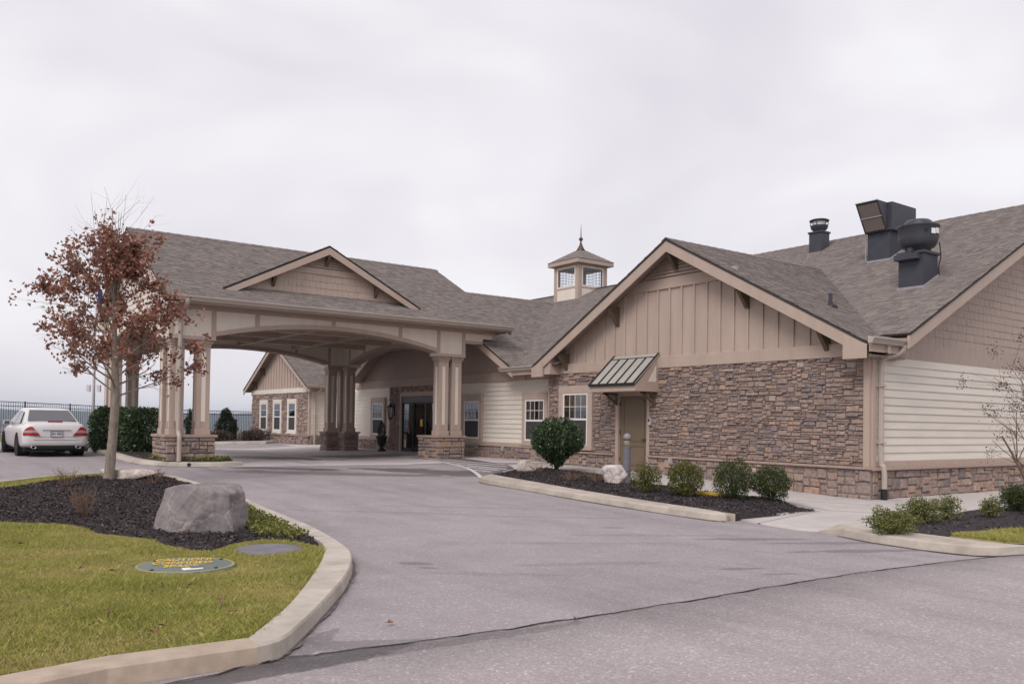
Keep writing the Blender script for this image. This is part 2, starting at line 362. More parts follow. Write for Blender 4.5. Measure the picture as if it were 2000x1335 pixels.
# driveway and parking; the older road in front of it; the crack between the two
sheet('driveway', [(-28, -25), (45, -25), (45, 8), (19, 9), (19, 39), (16, 45.5), (-28, 45.5)], 0, ASPH, step=1.6)
seam = px_list((250, 1352), (420, 1318), (520, 1290), (600, 1281), (700, 1268), (850, 1249), (1000, 1228), (1200, 1197), (1400, 1165), (1600, 1131), (1800, 1103), (1985, 1082))
e = np.array(seam[-1])-np.array(seam[-3]); e /= np.linalg.norm(e); seam += [tuple(np.array(seam[-1])+e*k) for k in (4, 25)]
seam = catmull(seam, 5)
seam = [(a+random.gauss(0, .006), b+random.gauss(0, .006)) for a, b in seam]
e0 = np.array(seam[0])-np.array(seam[4]); e0 /= np.linalg.norm(e0)
sheet('road', [tuple(np.array(seam[0])+e0*20), ]+seam+[(45, -24), (-27, -24)], .004, ROADM, step=1.6)
CRK = mat('crack_tar', (.03, .027, .027), .9, .3, 9, .3)
mb = MB(); D = []
for i in range(len(seam)-1):
    a, b = np.array(seam[i]), np.array(seam[i+1]); k = max(1, int(np.linalg.norm(b-a)/.05)) if i < len(seam)-6 else 6
    D += [a+(b-a)*j/k for j in range(k)]
D = np.array(D); nrm = np.gradient(D, axis=0); nrm = np.column_stack([-nrm[:,1], nrm[:,0]])/np.linalg.norm(nrm, axis=1)[:, None]
sm = np.convolve(rng.normal(0, 1, len(D)), np.ones(7)/7, 'same')
wd = .009+.010*np.clip(sm+.2, 0, None); jit = np.convolve(rng.normal(0, .03, len(D)), np.ones(5)/5, 'same')[:, None]*nrm*.6
A_ = D+jit+nrm*wd[:, None]; B_ = D+jit-nrm*wd[:, None]
V = np.concatenate([np.column_stack([A_, G(A_[:,0], A_[:,1])+.0085]), np.column_stack([B_, G(B_[:,0], B_[:,1])+.0085])]); n = len(D)
Q = np.column_stack([np.arange(n-1), np.arange(n-1)+n, np.arange(1, n)+n, np.arange(1, n)])
npmesh('asphalt_crack', V, Q, CRK, kind='structure')
# concrete apron below the portico, with its slabs
a0, a1 = P(470, 907), P(815, 899)
ap = [(7.1, 23.35), (13.1, 23.0), (14.0, 22.6), (17.2, 20.7), (17.2, 35.5), (18.6, 36), (18.6, 39.7), (15.2, 39.7), (15.2, 37.6), (7.6, 37.4), (7.7, 27)]
apr = sheet('concrete_apron', ap, .008, APRON, step=.8)
JT = mat('joint_dark', (.16, .142, .14), .9, .1, 5, 0)
# painted line and hatching beside the entrance walk
PAINT = mat('worn_white_paint', (.62, .59, .58), .8, .15, 12, .1, 60, dirt=.4)
ln = catmull(px_list((800, 896), (850, 901), (900, 911), (925, 921), (941, 934)), 6)
def stripe(name, line, wid, off, m):
    D = np.array(line); t = np.gradient(D, axis=0); nr = np.column_stack([-t[:,1], t[:,0]])/np.linalg.norm(t, axis=1)[:, None]
    A_ = D+nr*wid/2; B_ = D-nr*wid/2; n = len(D)
    V = np.concatenate([np.column_stack([A_, G(A_[:,0], A_[:,1])+off]), np.column_stack([B_, G(B_[:,0], B_[:,1])+off])])
    Q = np.column_stack([np.arange(n-1), np.arange(n-1)+n, np.arange(1, n)+n, np.arange(1, n)])
    o = npmesh(name, V, Q, m, kind='structure'); return o
for k, x in enumerate((9.9, 12.6)): stripe('slab_joint', [(x, y) for y in np.linspace(23.5, 37.2, 30)], .02, .0125, JT)
for y in (26.3, 29.3, 32.3, 35.2): stripe('slab_joint', [(x, y) for x in np.linspace(7.9, 17., 20)], .02, .0125, JT)
stripe('painted_line', ln, .12, .016, PAINT)
for (a, b) in (((838, 897), (985, 908)), ((865, 902), (990, 912)), ((893, 907), (990, 917)), ((912, 912), (975, 919)), ((926, 918), (960, 922))):
    p0, p1 = np.array(P(*a)), np.array(P(*b)); stripe('hatch_line', [tuple(p0+(p1-p0)*k/6) for k in range(7)], .11, .016, PAINT)
sheet('striped_bay', [P(800, 894), P(850, 899), P(900, 909), P(925, 919), P(941, 932), P(962, 924), P(1010, 913), P(960, 903), P(880, 893)], .012, asphalt_mat('bay_asphalt', (.20, .175, .178), [], .1, .08), step=.7)
# kerbed island on the left: kerb, lawn, mulch
OUT = [(-420, 1490), (-120, 1418), (210, 1343), (502, 1298), (547, 1284), (579, 1259), (632, 1203), (677, 1147), (688, 1110), (677, 1088), (638, 1059), (597, 1038), (520, 1000), (450, 968), (380, 945), (330, 930), (285, 922), (200, 921), (100, 926), (0, 937), (-200, 962)]
INN = [(-420, 1400), (-120, 1340), (210, 1279), (485, 1244), (525, 1213), (567, 1177), (605, 1130), (630, 1090), (633, 1066), (626, 1057), (600, 1042), (565, 1025), (497, 993), (435, 963), (370, 943), (325, 929), (283, 924), (200, 923), (100, 929), (0, 940), (-200, 966)]
HK = .12
outer = [P(a, b-1, 0) for a, b in OUT]; inner = [P(a, b, HK) for a, b in INN]
for k in range(12, len(OUT)):
    t_ = np.array(inner[min(k+1, len(OUT)-1)])-np.array(inner[k-1]); nn = np.array([t_[1], -t_[0]])/np.linalg.norm(t_); outer[k] = tuple(np.array(inner[k])+nn*.24)
outer = [outer[0], outer[1], outer[2]]+catmull(outer[3:12], 3)+outer[12:]
inner = [inner[0], inner[1], inner[2]]+catmull(inner[3:12], 3)+inner[12:]
r_, seg = kerb('kerb', outer, inner, HK, 'pale concrete kerb sweeping round the grassy island in front')
seg(0, 3, 0, CONCT); seg(3, 13, 1); seg(13, 21, 2); seg(21, 27, 2); seg(27, 31, 3); seg(31, len(outer)-1, 4)
kerb_lines = [outer[:30]]
isl = inner
def bump2(a, s1=1.7, s2=7.): return lambda XY: a*(np.sin(XY[:,0]*s1+XY[:,1]*.9*s1)*np.cos(XY[:,1]*s1*1.3)+.4*np.sin(XY[:,0]*s2)*np.sin(XY[:,1]*s2*1.1))
sheet('lawn', isl, HK-.05, GRASSG, step=.4, bumpf=bump2(.012))
MUL = mat('dark_mulch', (.042, .033, .035), .95, .5, 25, 1., 40)
mul_px = [(-150, 1012), (0, 1015), (140, 1023), (189, 1037), (245, 1044), (301, 1051), (336, 1065), (420, 1074), (448, 1058), (507, 1049), (570, 1052), (622, 1060), (598, 1043), (563, 1027), (497, 994.5), (435, 964.5), (370, 944.5), (325, 930.5), (290, 926), (240, 926), (189, 928), (105, 937), (0, 955), (-150, 975)]
mul1 = [P(a, b, HK) for a, b in mul_px]
def clip_scatter(poly, n, seedv=0):
    A = np.array(poly); lo, hi = A.min(0), A.max(0); r = np.random.default_rng(seedv); out = np.zeros((0, 2))
    while len(out) < n:
        Q = lo+r.random((n*2, 2))*(hi-lo); out = np.concatenate([out, Q[in_poly(Q, A)]])
    return out[:n]
def in_poly(Q, A):
    c = np.zeros(len(Q), bool); j = len(A)-1
    for i in range(len(A)):
        k = ((A[i,1] > Q[:,1]) != (A[j,1] > Q[:,1])) & (Q[:,0] < (A[j,0]-A[i,0])*(Q[:,1]-A[i,1])/(A[j,1]-A[i,1]+1e-12)+A[i,0]); c ^= k; j = i
    return c
CHIP = mat('mulch_chips', (.03, .025, .027), .9, .3, 30, 0, rnd='attr', pal=[(0, (.018, .014, .015)), (.5, (.044, .034, .036)), (.85, (.07, .054, .053)), (1, (.16, .125, .105))])
def mulch(poly, off, n, seedv):
    sheet('mulch_bed', poly, off, MUL, step=.3, bumpf=bump2(.018, 2.1, 9.))
    Q = clip_scatter(poly, n, seedv); r = np.random.default_rng(seedv+1); n = len(Q)
    ln = r.uniform(.008, .032, n); wd = r.uniform(.003, .008, n); a = r.uniform(0, 6.28, n); tl = r.normal(0, .4, n)
    d = np.column_stack([np.cos(a)*np.cos(tl), np.sin(a)*np.cos(tl), np.sin(tl)]); sd = np.column_stack([-np.sin(a), np.cos(a), r.normal(0, .5, n)])
    c = np.column_stack([Q, G(Q[:,0], Q[:,1])+(off(Q) if callable(off) else off)+bump2(.018, 2.1, 9.)(Q)+r.uniform(.002, .022, n)])
    V = np.stack([c-d*ln[:, None]-sd*wd[:, None], c+d*ln[:, None]-sd*wd[:, None], c+d*ln[:, None]+sd*wd[:, None], c-d*ln[:, None]+sd*wd[:, None]], 1).reshape(-1, 3)
    npmesh('mulch_chips', V, np.arange(4*n).reshape(-1, 4), CHIP, rnd=r.random(n), kind='stuff')
mulch(mul1, HK-.005, 30000, 3)
TURF = mat('turf_blades', (.2, .2, .05), .7, .15, 3, 0, rnd='attr', trans=.25, pal=[(0, (.205, .235, .04)), (.3, (.32, .335, .075)), (.55, (.43, .41, .12)), (.75, (.52, .45, .17)), (.9, (.60, .49, .27)), (1, (.42, .30, .16))])
def turf(name, label, poly, n, off, h=(.025, .055), excl=(), seedv=5, wid=.0024):
    Q = clip_scatter(poly, n, seedv); r = np.random.default_rng(seedv+1)
    for ex in excl: Q = Q[~in_poly(Q, np.array(ex))]
    n = len(Q); pat = .5+.5*np.sin(Q[:,0]*2.3+np.sin(Q[:,1]*1.7)*2)*np.sin(Q[:,1]*2.9+1.3*np.sin(Q[:,0]*1.1))
    hh = r.uniform(*h, n)*(.6+.7*pat)*np.where(r.random(n) > .97, 1.35, 1.); a = r.uniform(0, 6.28, n); ln = hh*r.uniform(.1, .9, n); b = r.uniform(0, 6.28, n)
    z0 = G(Q[:,0], Q[:,1])+off+bump2(.012)(Q)
    w_ = wid*r.uniform(.6, 1.5, n); sx, sy = np.cos(a)*w_, np.sin(a)*w_; lx, ly = np.cos(b)*ln, np.sin(b)*ln
    V = np.stack([np.column_stack([Q[:,0]-sx, Q[:,1]-sy, z0]), np.column_stack([Q[:,0]+sx, Q[:,1]+sy, z0]),
                  np.column_stack([Q[:,0]+sx*.8+lx*.35, Q[:,1]+sy*.8+ly*.35, z0+hh*.6]), np.column_stack([Q[:,0]+lx, Q[:,1]+ly, z0+hh])], 1).reshape(-1, 3)
    col_ = np.clip(r.normal(.42, .2, n)+.34*(1-pat)-.08+.2*(r.random(n) > .86), 0, 1)
    o = npmesh(name, V, np.arange(4*n).reshape(-1, 4), TURF, rnd=col_, kind='stuff'); tag(o, label, 'grass'); return o
def ell(c, rx, ry, k=24): return [(c[0]+rx*math.cos(t), c[1]+ry*math.sin(t)) for t in np.arange(k)*2*math.pi/k]
LID = P(363, 1096, HK+.02); LID2 = P(526, 1066, HK+.02)
near_l = [P(a, b, HK) for a, b in ((-60, 1325), (0, 1308), (210, 1281), (485, 1246), (527, 1215), (569, 1179), (607, 1131), (628, 1090), (630, 1066), (520, 1047), (448, 1056), (420, 1072), (336, 1062), (301, 1049), (245, 1042), (189, 1035), (140, 1021), (0, 1012), (-60, 1010))]
turf('lawn_grass', 'short patchy green and straw grass on the island nearest the viewer', near_l, 240000, HK-.046, excl=(mul1, ell(LID, .46, .46), ell(LID2, .36, .36)))
turf('verge_grass', 'thin straw-coloured grass strip behind the mulch of the front island', [P(a, b, HK) for a, b in ((-150, 978), (0, 957), (105, 939), (189, 930), (200, 924), (100, 929), (0, 941), (-150, 963))], 14000, HK-.046, seedv=9, wid=.005)
# planted bed by the building: kerb, mulch, walk
o_px = [(937, 941), (950, 945), (1015, 956), (1110, 973), (1250, 996), (1385, 1016), (1418, 1018), (1436, 1013)]
i_px = [(959.5, 925), (985, 930), (1020, 936), (1110, 952), (1250, 975), (1372, 993), (1404, 998), (1436, 1011)]
HB = .12
outer = [P(a, b, 0) for a, b in o_px]; inner = [P(a, b, HB) for a, b in i_px[:-1]]+[P(*i_px[-1], .06)]
r_, seg = kerb('kerb', outer, inner, HB, 'long straight concrete kerb edging the mulch bed below the stone wall', taper=(7,))
seg(0, 2, 0); seg(2, 4, 1); seg(4, 7, 2)
bed2 = [P(a, b, HB) for a, b in ((959.5, 925), (985, 930), (1110, 952), (1250, 975), (1404, 998))]+[P(1436, 1011, .05), P(1520, 1003, .05), P(1592, 994, .05), P(1560, 984, .1), P(1530, 976, HB), P(1474, 968, HB), P(1369, 957, HB), P(1300, 947, HB), P(1200, 930, HB), P(1162, 922, HB), P(1068, 913, HB), P(1005, 916, HB)]
tipq = np.array(P(1560, 1000, .02)); mulch(bed2, lambda XY: .012+(HB-.022)*S((np.hypot(XY[:,0]-tipq[0], XY[:,1]-tipq[1])-.35)/1.3), 16000, 11)
walk = [(17.2, 20.6), (14.9, 20.6), P(1010, 911, .1), P(1068, 909, .1), P(1162, 919, .1), P(1300, 944, .1), P(1474, 965, .06), P(1530, 973, .04), P(1600, 993, .01), P(1436, 1014, 0), P(1500, 1026, 0), P(1560, 1035.5, 0), P(1598, 1038, 0), P(1690, 1026, .05), P(1750, 1014, .05), P(1870, 1000, .05), P(1920, 993, .05), P(2010, 979, .05), (36, 7.4), (36, 10.4), (17.2, 10.4)]
wk = sheet('front_walk', walk, .02, SLAB, step=.6)
mb = MB()
for (a, b) in (((1530, 973), (1700, 985)), ((1600, 994), (1712, 1000)), ((1745, 1015), (1712, 983)), ((1480, 1020), (1600, 996)), ((1860, 1002), (1840, 969))):
    p0, p1 = P(*a, .03), P(*b, .03)
    for k in range(6):
        q0 = np.array(p0)+(np.array(p1)-p0)*k/6; q1 = np.array(p0)+(np.array(p1)-p0)*(k+1)/6
        mb.bar((*q0, Gf(*q0)+.017), (*q1, Gf(*q1)+.017), .014, .012)
mb.build('walk_joint', JT, wk)
YEL = mat('yellow_paint', (.62, .42, .06), .7, .15, 6, .1, dirt=.3)
p0, p1 = P(1360, 965, .1), P(1415, 969, .1)
tag(MB().bar((*p0, Gf(*p0)+.115), (*p1, Gf(*p1)+.115), .12, .10).build('painted_stop', YEL, bevel=.01), 'yellow painted kerb stop showing between the round shrubs', 'kerb stop')
kerb_lines.append(outer[:-1])
# kerb and bed at the right
o_px = [(1598, 1037), (1640, 1047), (1700, 1059), (1800, 1074), (1900, 1085), (1950, 1086), (2000, 1083), (2060, 1078), (2200, 1066), (2600, 1038), (3000, 1014)]
i_px = [(1640, 1034), (1690, 1029), (1740, 1034), (1830, 1045), (1920, 1056), (1975, 1062), (2000, 1063), (2050, 1061), (2200, 1048), (2600, 1022), (3000, 999)]
outer = [P(a, b, 0) for a, b in o_px]; inner = [P(1640, 1034, .04)]+[P(a, b, HB) for a, b in i_px[1:]]
r_, seg = kerb('kerb', outer, inner, HB, 'curved concrete kerb at right edge, ending beside the walk ramp', taper=(0,))
seg(0, 3, 0); seg(3, 5, 1); seg(5, 8, 2); seg(8, 9, 3); seg(9, 10, 4)
bed3 = [P(a, b, HB) for a, b in ((1690, 1028), (1740, 1034), (1830, 1045), (1920, 1056), (1975, 1062), (2050, 1061), (2200, 1048), (2600, 1022), (3000, 999), (3000, 945), (2600, 952), (2200, 966), (2000, 980), (1920, 993), (1870, 1000), (1790, 1006), (1730, 1016))]
mulch(bed3, HB-.01, 12000, 13)
sheet('lawn', [P(a, b, HB) for a, b in ((1855, 1048), (1920, 1056), (1975, 1062), (2050, 1061), (2200, 1048), (2200, 1030), (2000, 1036), (1900, 1040))], HB+.012, GRASSG, step=.4)
turf('bed_grass', 'small wedge of yellowing grass inside the kerb at right', [P(a, b, HB) for a, b in ((1855, 1047), (1920, 1055), (1975, 1061), (2050, 1060), (2050, 1034), (2000, 1036), (1900, 1039))], 9000, HB+.01, seedv=21)
kerb_lines.append(outer[1:])
# bed round the left portico pier
o_px = [(172, 881), (193, 886), (215, 892), (250, 902), (300, 907), (375, 910), (430, 910), (468, 908)]
i_px = [(172, 873), (192, 876.5), (212, 880), (250, 887.5), (300, 892.5), (360, 895), (405, 896), (442, 896)]
outer = [(5.48, 32.65), (5.40, 28.5), (5.36, 26.0), (5.52, 24.7), (5.92, 23.85), (6.6, 23.45), (7.3, 23.40), (7.9, 23.62)]
inner = [(5.76, 32.7), (5.68, 28.6), (5.64, 26.1), (5.78, 24.80), (6.12, 24.06), (6.66, 23.73), (7.3, 23.68), (7.72, 23.88)]
outer = catmull(outer, 2); inner = catmull(inner, 2)
mound = lambda XY: HB-.01+.13*np.exp(-((XY[:,0]-6.6)/1.1)**2-((XY[:,1]-24.6)/.8)**2)
r_, seg = kerb('kerb', outer, inner, HB, 'concrete kerb round the hedge bed below the left portico pier')
seg(0, 4, 0); seg(4, 8, 1); seg(8, 11, 2); seg(11, 14, 3)
bed4 = inner+[(7.75, 25.5), (8.3, 30), (8.6, 37.5), (6.6, 39.5), (5.0, 39), (4.9, 33)]
mulch(bed4, mound, 3000, 15)
d2 = np.array([6.42, 23.53]); dd = np.array([.45, .89])
mb = MB().tube([(*(d2-dd*.02), Gf(*d2)+.06), (*(d2+dd*.25), Gf(*d2)+.07)], .05, 14); tag(mb.build('drain_pipe', BLACKM, smooth=False), 'black round drain outlet through the kerb below the left pier', 'drain')
kerb_lines.append(outer)
# far bed beyond the portico
bed5 = [(8.9, 45), (15.0, 42.3), (16.2, 43.5), (16.4, 49.5), (14.5, 53), (9, 53)]
sheet('mulch_bed', bed5, .12, MUL, step=.8)
kb = [(8.7, 44.8), (12, 43.5), (15.2, 42.0), (16.3, 43.2)]; ki = [(8.95, 45.1), (12.1, 43.8), (15.1, 42.4), (16.1, 43.4)]
r_, seg = kerb('kerb', kb, ki, .13, 'distant concrete kerb beyond the portico, beside the far wing'); seg(0, 3, 0)
sheet('grass_strip', [(-28, 45.5), (9, 45.5), (9, 53), (16.4, 53), (30, 58), (-28, 58)], .02, mat('strip_grass', (.15, .14, .05), .95, .3, 4, .4, 30, dirt=.3), step=2.5)
# grit and damp gathered along the foot of the kerbs
GRIT = mat('gutter_grit', (.17, .145, .142), .9, .35, 14, .5, 60)
for ln in kerb_lines:
    D = np.array(catmull(ln, 10)); t_ = np.gradient(D, axis=0); nr = np.column_stack([-t_[:,1], t_[:,0]])/(np.linalg.norm(t_, axis=1)[:, None]+1e-9); n = len(D)
    wd = np.clip(.026+np.convolve(rng.normal(0, .03, n), np.ones(9)/9, 'same'), .016, .05)
    V = np.concatenate([np.column_stack([D+nr*wd[:, None], G(D[:,0], D[:,1])+.0115]), np.column_stack([D-nr*wd[:, None], G(D[:,0], D[:,1])+.0115])])
    Q = np.column_stack([np.arange(n-1), np.arange(n-1)+n, np.arange(1, n)+n, np.arange(1, n)]); npmesh('gutter_grit', V, Q, GRIT, kind='structure')
# ================================================================== BUILDING
def W(face, c, u, d, z): return (c-d, u, z) if face == 'x' else (u, c-d, z)
def wb(mb, face, c, u0, u1, d0, d1, z0, z1, a=0.):
    return mb.box(c-d0, c-d1, u0, u1, z0, z1, a) if face == 'x' else mb.box(u0, u1, c-d0, c-d1, z0, z1, a)
def wq(mb, face, c, u0, u1, d, z0, z1):        # a single sheet of glass
    q = [W(face, c, u0, d, z0), W(face, c, u1, d, z0), W(face, c, u1, d, z1), W(face, c, u0, d, z1)]
    return mb.add(q, [(3, 2, 1, 0) if face == 'x' else (0, 1, 2, 3)])
def rotz_for(face): return -math.pi/2 if face == 'x' else 0.
def wall_part(root, name, m, face, c, boxes, bevel=0.):
    mb = MB()
    for b in boxes: wb(mb, face, c, *b)
    return mb.build(name, m, root, bevel=bevel)
def lap(root, face, c, u0, u1, z0, z1, exp=.165, m=CREAM, name='siding_wall', widthf=None, holes=()):
    """lap siding: a backing sheet with one board object per course"""
    back = MB()
    if widthf is None: wb(back, face, c, u0, u1, -.12, 0, z0, z1)
    else:
        (a0, a1), (b0, b1) = widthf(z0), widthf(z1)
        back.prism([W(face, c, a0, 0, z0), W(face, c, a1, 0, z0), W(face, c, b1, 0, z1), W(face, c, b0, 0, z1)], (.1, 0, 0) if face == 'x' else (0, .1, 0))
    wall = back.build(name, m, root); n = max(1, int(round((z1-z0)/exp))); e = (z1-z0)/n; cache = {}
    for i in range(n):
        zz = z0+i*e; spans = [widthf(zz+e*.5)] if widthf else [(u0, u1)]
        for (h0, h1, k0, k1) in holes:
            if zz+e > k0+.01 and zz < k1-.01:
                ns = []
                for (s0, s1) in spans:
                    if h0 > s0: ns.append((s0, min(s1, h0)))
                    if h1 < s1: ns.append((max(s0, h1), s1))
                spans = [q for q in ns if q[1]-q[0] > .02]
        for (s0, s1) in spans:
            key = round(s1-s0, 3)
            if key not in cache:
                l = s1-s0; mb = MB(); mb.prism([(0, 0, 0), (0, -.032, 0), (0, -.031, .012), (0, -.008, e+.01), (0, 0, e+.01)], (l, 0, 0)); o = mb.build('siding_board', m, wall); me = o.data; cache[key] = me
            else:
                o = bpy.data.objects.new('siding_board', cache[key]); link(o, wall)
            o.location = W(face, c, s1 if face == 'x' else s0, 0, zz); o.rotation_euler = (0, 0, rotz_for(face))
    return wall
# unit stones: u in [-.5,.5] (x), outwards = -y, v in [-.5,.5] (z)
def unit_stone(seedv):
    r = np.random.default_rng(seedv); g = 4
    us = np.array([-.5, -.40, 0.05, .41, .5]); vs_ = np.array([-.5, -.36, .38, .5]); V = []; 
    for j, v in enumerate(vs_):
        for i, u in enumerate(us):
            edge = i in (0, 4) or j in (0, 3)
            d = (.62 if edge else 1.)*(1+r.normal(0, .13))
            V.append((u+(r.normal(0, .016) if not edge else -abs(r.normal(0, .022))*np.sign(u)), -d, v+(r.normal(0, .02) if not edge else -abs(r.normal(0, .05))*np.sign(v))))
    nu = 5; F = [(j*nu+i, j*nu+i+1, (j+1)*nu+i+1, (j+1)*nu+i) for j in range(3) for i in range(4)]
    ring = [0, 1, 2, 3, 4, 9, 14, 19, 18, 17, 16, 15, 10, 5]; n0 = len(V)
    for k in ring: V.append((V[k][0], .2, V[k][2]))
    m = len(ring); F += [(ring[k], n0+k, n0+(k+1) % m, ring[(k+1) % m]) for k in range(m)]
    return np.array(V), F
USTONE = [unit_stone(100+i) for i in range(10)]; USM = []
for V, F in USTONE:
    me = bpy.data.meshes.new('stone'); me.from_pydata([tuple(q) for q in V], [], F); me.update(); me.materials.append(STONE); USM.append(me)
def pack(u0, u1, z0, z1, cell, sizes, holes, r):
    """random ashlar: greedy packing of whole-cell stones; returns (u,z,w,h) centres"""
    nu = max(1, int(round((u1-u0)/cell[0]))); nz = max(1, int(round((z1-z0)/cell[1]))); cu = (u1-u0)/nu; cz = (z1-z0)/nz
    occ = np.zeros((nz, nu), bool); out = []
    for (h0, h1, k0, k1) in holes:
        a = int(round((h0-u0)/cu)); b = int(round((h1-u0)/cu)); c_ = int(round((k0-z0)/cz)); d = int(round((k1-z0)/cz)); occ[max(c_, 0):max(d, 0), max(a, 0):max(b, 0)] = True
    for j in range(nz):
        for i in range(nu):
            if occ[j, i]: continue
            w_, h_ = sizes[r.integers(len(sizes))]; h_ = min(h_, nz-j); k = 0
            while k < w_ and i+k < nu and not occ[j, i+k]: k += 1
            w_ = k
            while h_ > 1 and occ[j:j+h_, i:i+w_].any(): h_ -= 1
            occ[j:j+h_, i:i+w_] = True; out.append((u0+(i+w_/2)*cu, z0+(j+h_/2)*cz, w_*cu, h_*cz))
    return out
LEDGE = [(5, 2), (4, 1), (3, 1), (7, 1), (3, 2), (2, 2), (4, 2), (5, 3), (2, 2), (2, 1), (6, 2), (3, 3), (3, 1), (5, 1), (4, 1), (5, 1), (4, 2), (6, 1), (8, 2), (4, 3)]
BLOCK = [(3, 2), (4, 2), (2, 2), (5, 2), (3, 3), (4, 3), (2, 1), (3, 2), (4, 2)]
def stones(root, name, face, c, u0, u1, z0, z1, cell=(.062, .050), sizes=LEDGE, holes=(), nobj=0, depth=.07, gap=.007, seedv=1):
    """mortar backing sheet with stones set on it; the largest nobj are pieces of their own"""
    r = np.random.default_rng(seedv); back = MB(); cuts = [(u0, u1, z0, z1)]
    for (h0, h1, k0, k1) in holes:
        nc = []
        for (a, b, p, q) in cuts:
            if h1 <= a or h0 >= b or k1 <= p or k0 >= q: nc.append((a, b, p, q)); continue
            if h0 > a: nc.append((a, h0, p, q))
            if h1 < b: nc.append((h1, b, p, q))
            if k0 > p: nc.append((max(a, h0), min(b, h1), p, k0))
            if k1 < q: nc.append((max(a, h0), min(b, h1), k1, q))
        cuts = nc
    for (a, b, p, q) in cuts: wb(back, face, c, a, b, -.1, .012, p, q)
    wall = back.build(name, MORTAR, root)
    ss = sorted(pack(u0, u1, z0, z1, cell, sizes, holes, r), key=lambda s: -s[2]*s[3]); small = MB()
    for k, (u, z, w_, h_) in enumerate(ss):
        v = int(r.integers(10)); d = depth*r.uniform(.35, 1.15); fl = -1 if r.random() < .5 else 1
        sx, sy, sz = w_-gap, d, h_-gap
        if k < nobj:
            o = bpy.data.objects.new('stone', USM[v]); link(o, wall); o.location = W(face, c, u, .0, z); o.rotation_euler = (0, 0, rotz_for(face)); o.scale = (sx, sy, sz)
        else:
            V, F = USTONE[v]; Q = V*[sx, sy, sz]
            Q = np.column_stack([c+Q[:,1], u-Q[:,0], z+Q[:,2]]) if face == 'x' else np.column_stack([u+Q[:,0], c+Q[:,1], z+Q[:,2]])
            small.add(Q.tolist(), F, r.random())
    if small.v: small.build('small_stones', STONES, wall, kind='stuff', rnd=True)
    return wall
def roof_plane(root, name, O, ud, sd, ul, sl, thick=.05, exp=.143, seedv=1, decks=None, zf=None, clipf=None):
    """O eave corner, ud along the eave, sd up the slope (unit vectors); shingle courses laid on a deck"""
    r = np.random.default_rng(seedv); O = np.array(O, float); ud = np.array(ud, float); ud /= np.linalg.norm(ud); sd = np.array(sd, float); sd /= np.linalg.norm(sd)
    nr = np.cross(ud, sd); nr = nr if nr[2] > 0 else -nr
    q = [O, O+ud*ul, O+ud*ul+sd*sl, O+sd*sl]
    if decks:
        mb = MB()
        for poly in decks: mb.prism([(x, y, zf(x, y)-thick) for x, y in poly], (0, 0, thick*.96))
        part = mb.build(name, DECK, root)
    else: part = MB().prism([p-nr*thick for p in q], nr*thick*.96).build(name, DECK, root)
    nco = int(math.ceil(sl/exp)); P0 = []; A = []
    for i in range(nco):
        s0 = i*exp; s1 = min(s0+exp*1.12, sl); u = -r.uniform(0, .3)
        while u < ul:
            w_ = r.uniform(.09, .26); a, b = max(u, 0), min(u+w_, ul); u += w_
            if b-a < .02: continue
            if clipf and not clipf(O+ud*(a+b)/2+sd*s0): continue
            lift = r.choice([.007, .013, .018])
            p = [O+ud*a+sd*s0+nr*lift, O+ud*b+sd*s0+nr*lift, O+ud*b+sd*s1+nr*.002, O+ud*a+sd*s1+nr*.002, O+ud*a+sd*s0, O+ud*b+sd*s0]
            P0.append(p); c_ = r.random(); A += [c_, min(1, c_*.5)]
    V = np.array(P0).reshape(-1, 3); k = np.arange(len(P0))[:, None]*6
    Fq = np.stack([k+np.array([0, 1, 2, 3]), k+np.array([4, 5, 1, 0])], 1).reshape(-1, 4)
    if np.cross(ud, sd)[2] < 0: Fq = Fq[:, ::-1]
    npmesh('shingles', V, Fq, SHING, part, rnd=np.array(A), kind='stuff')
    return part
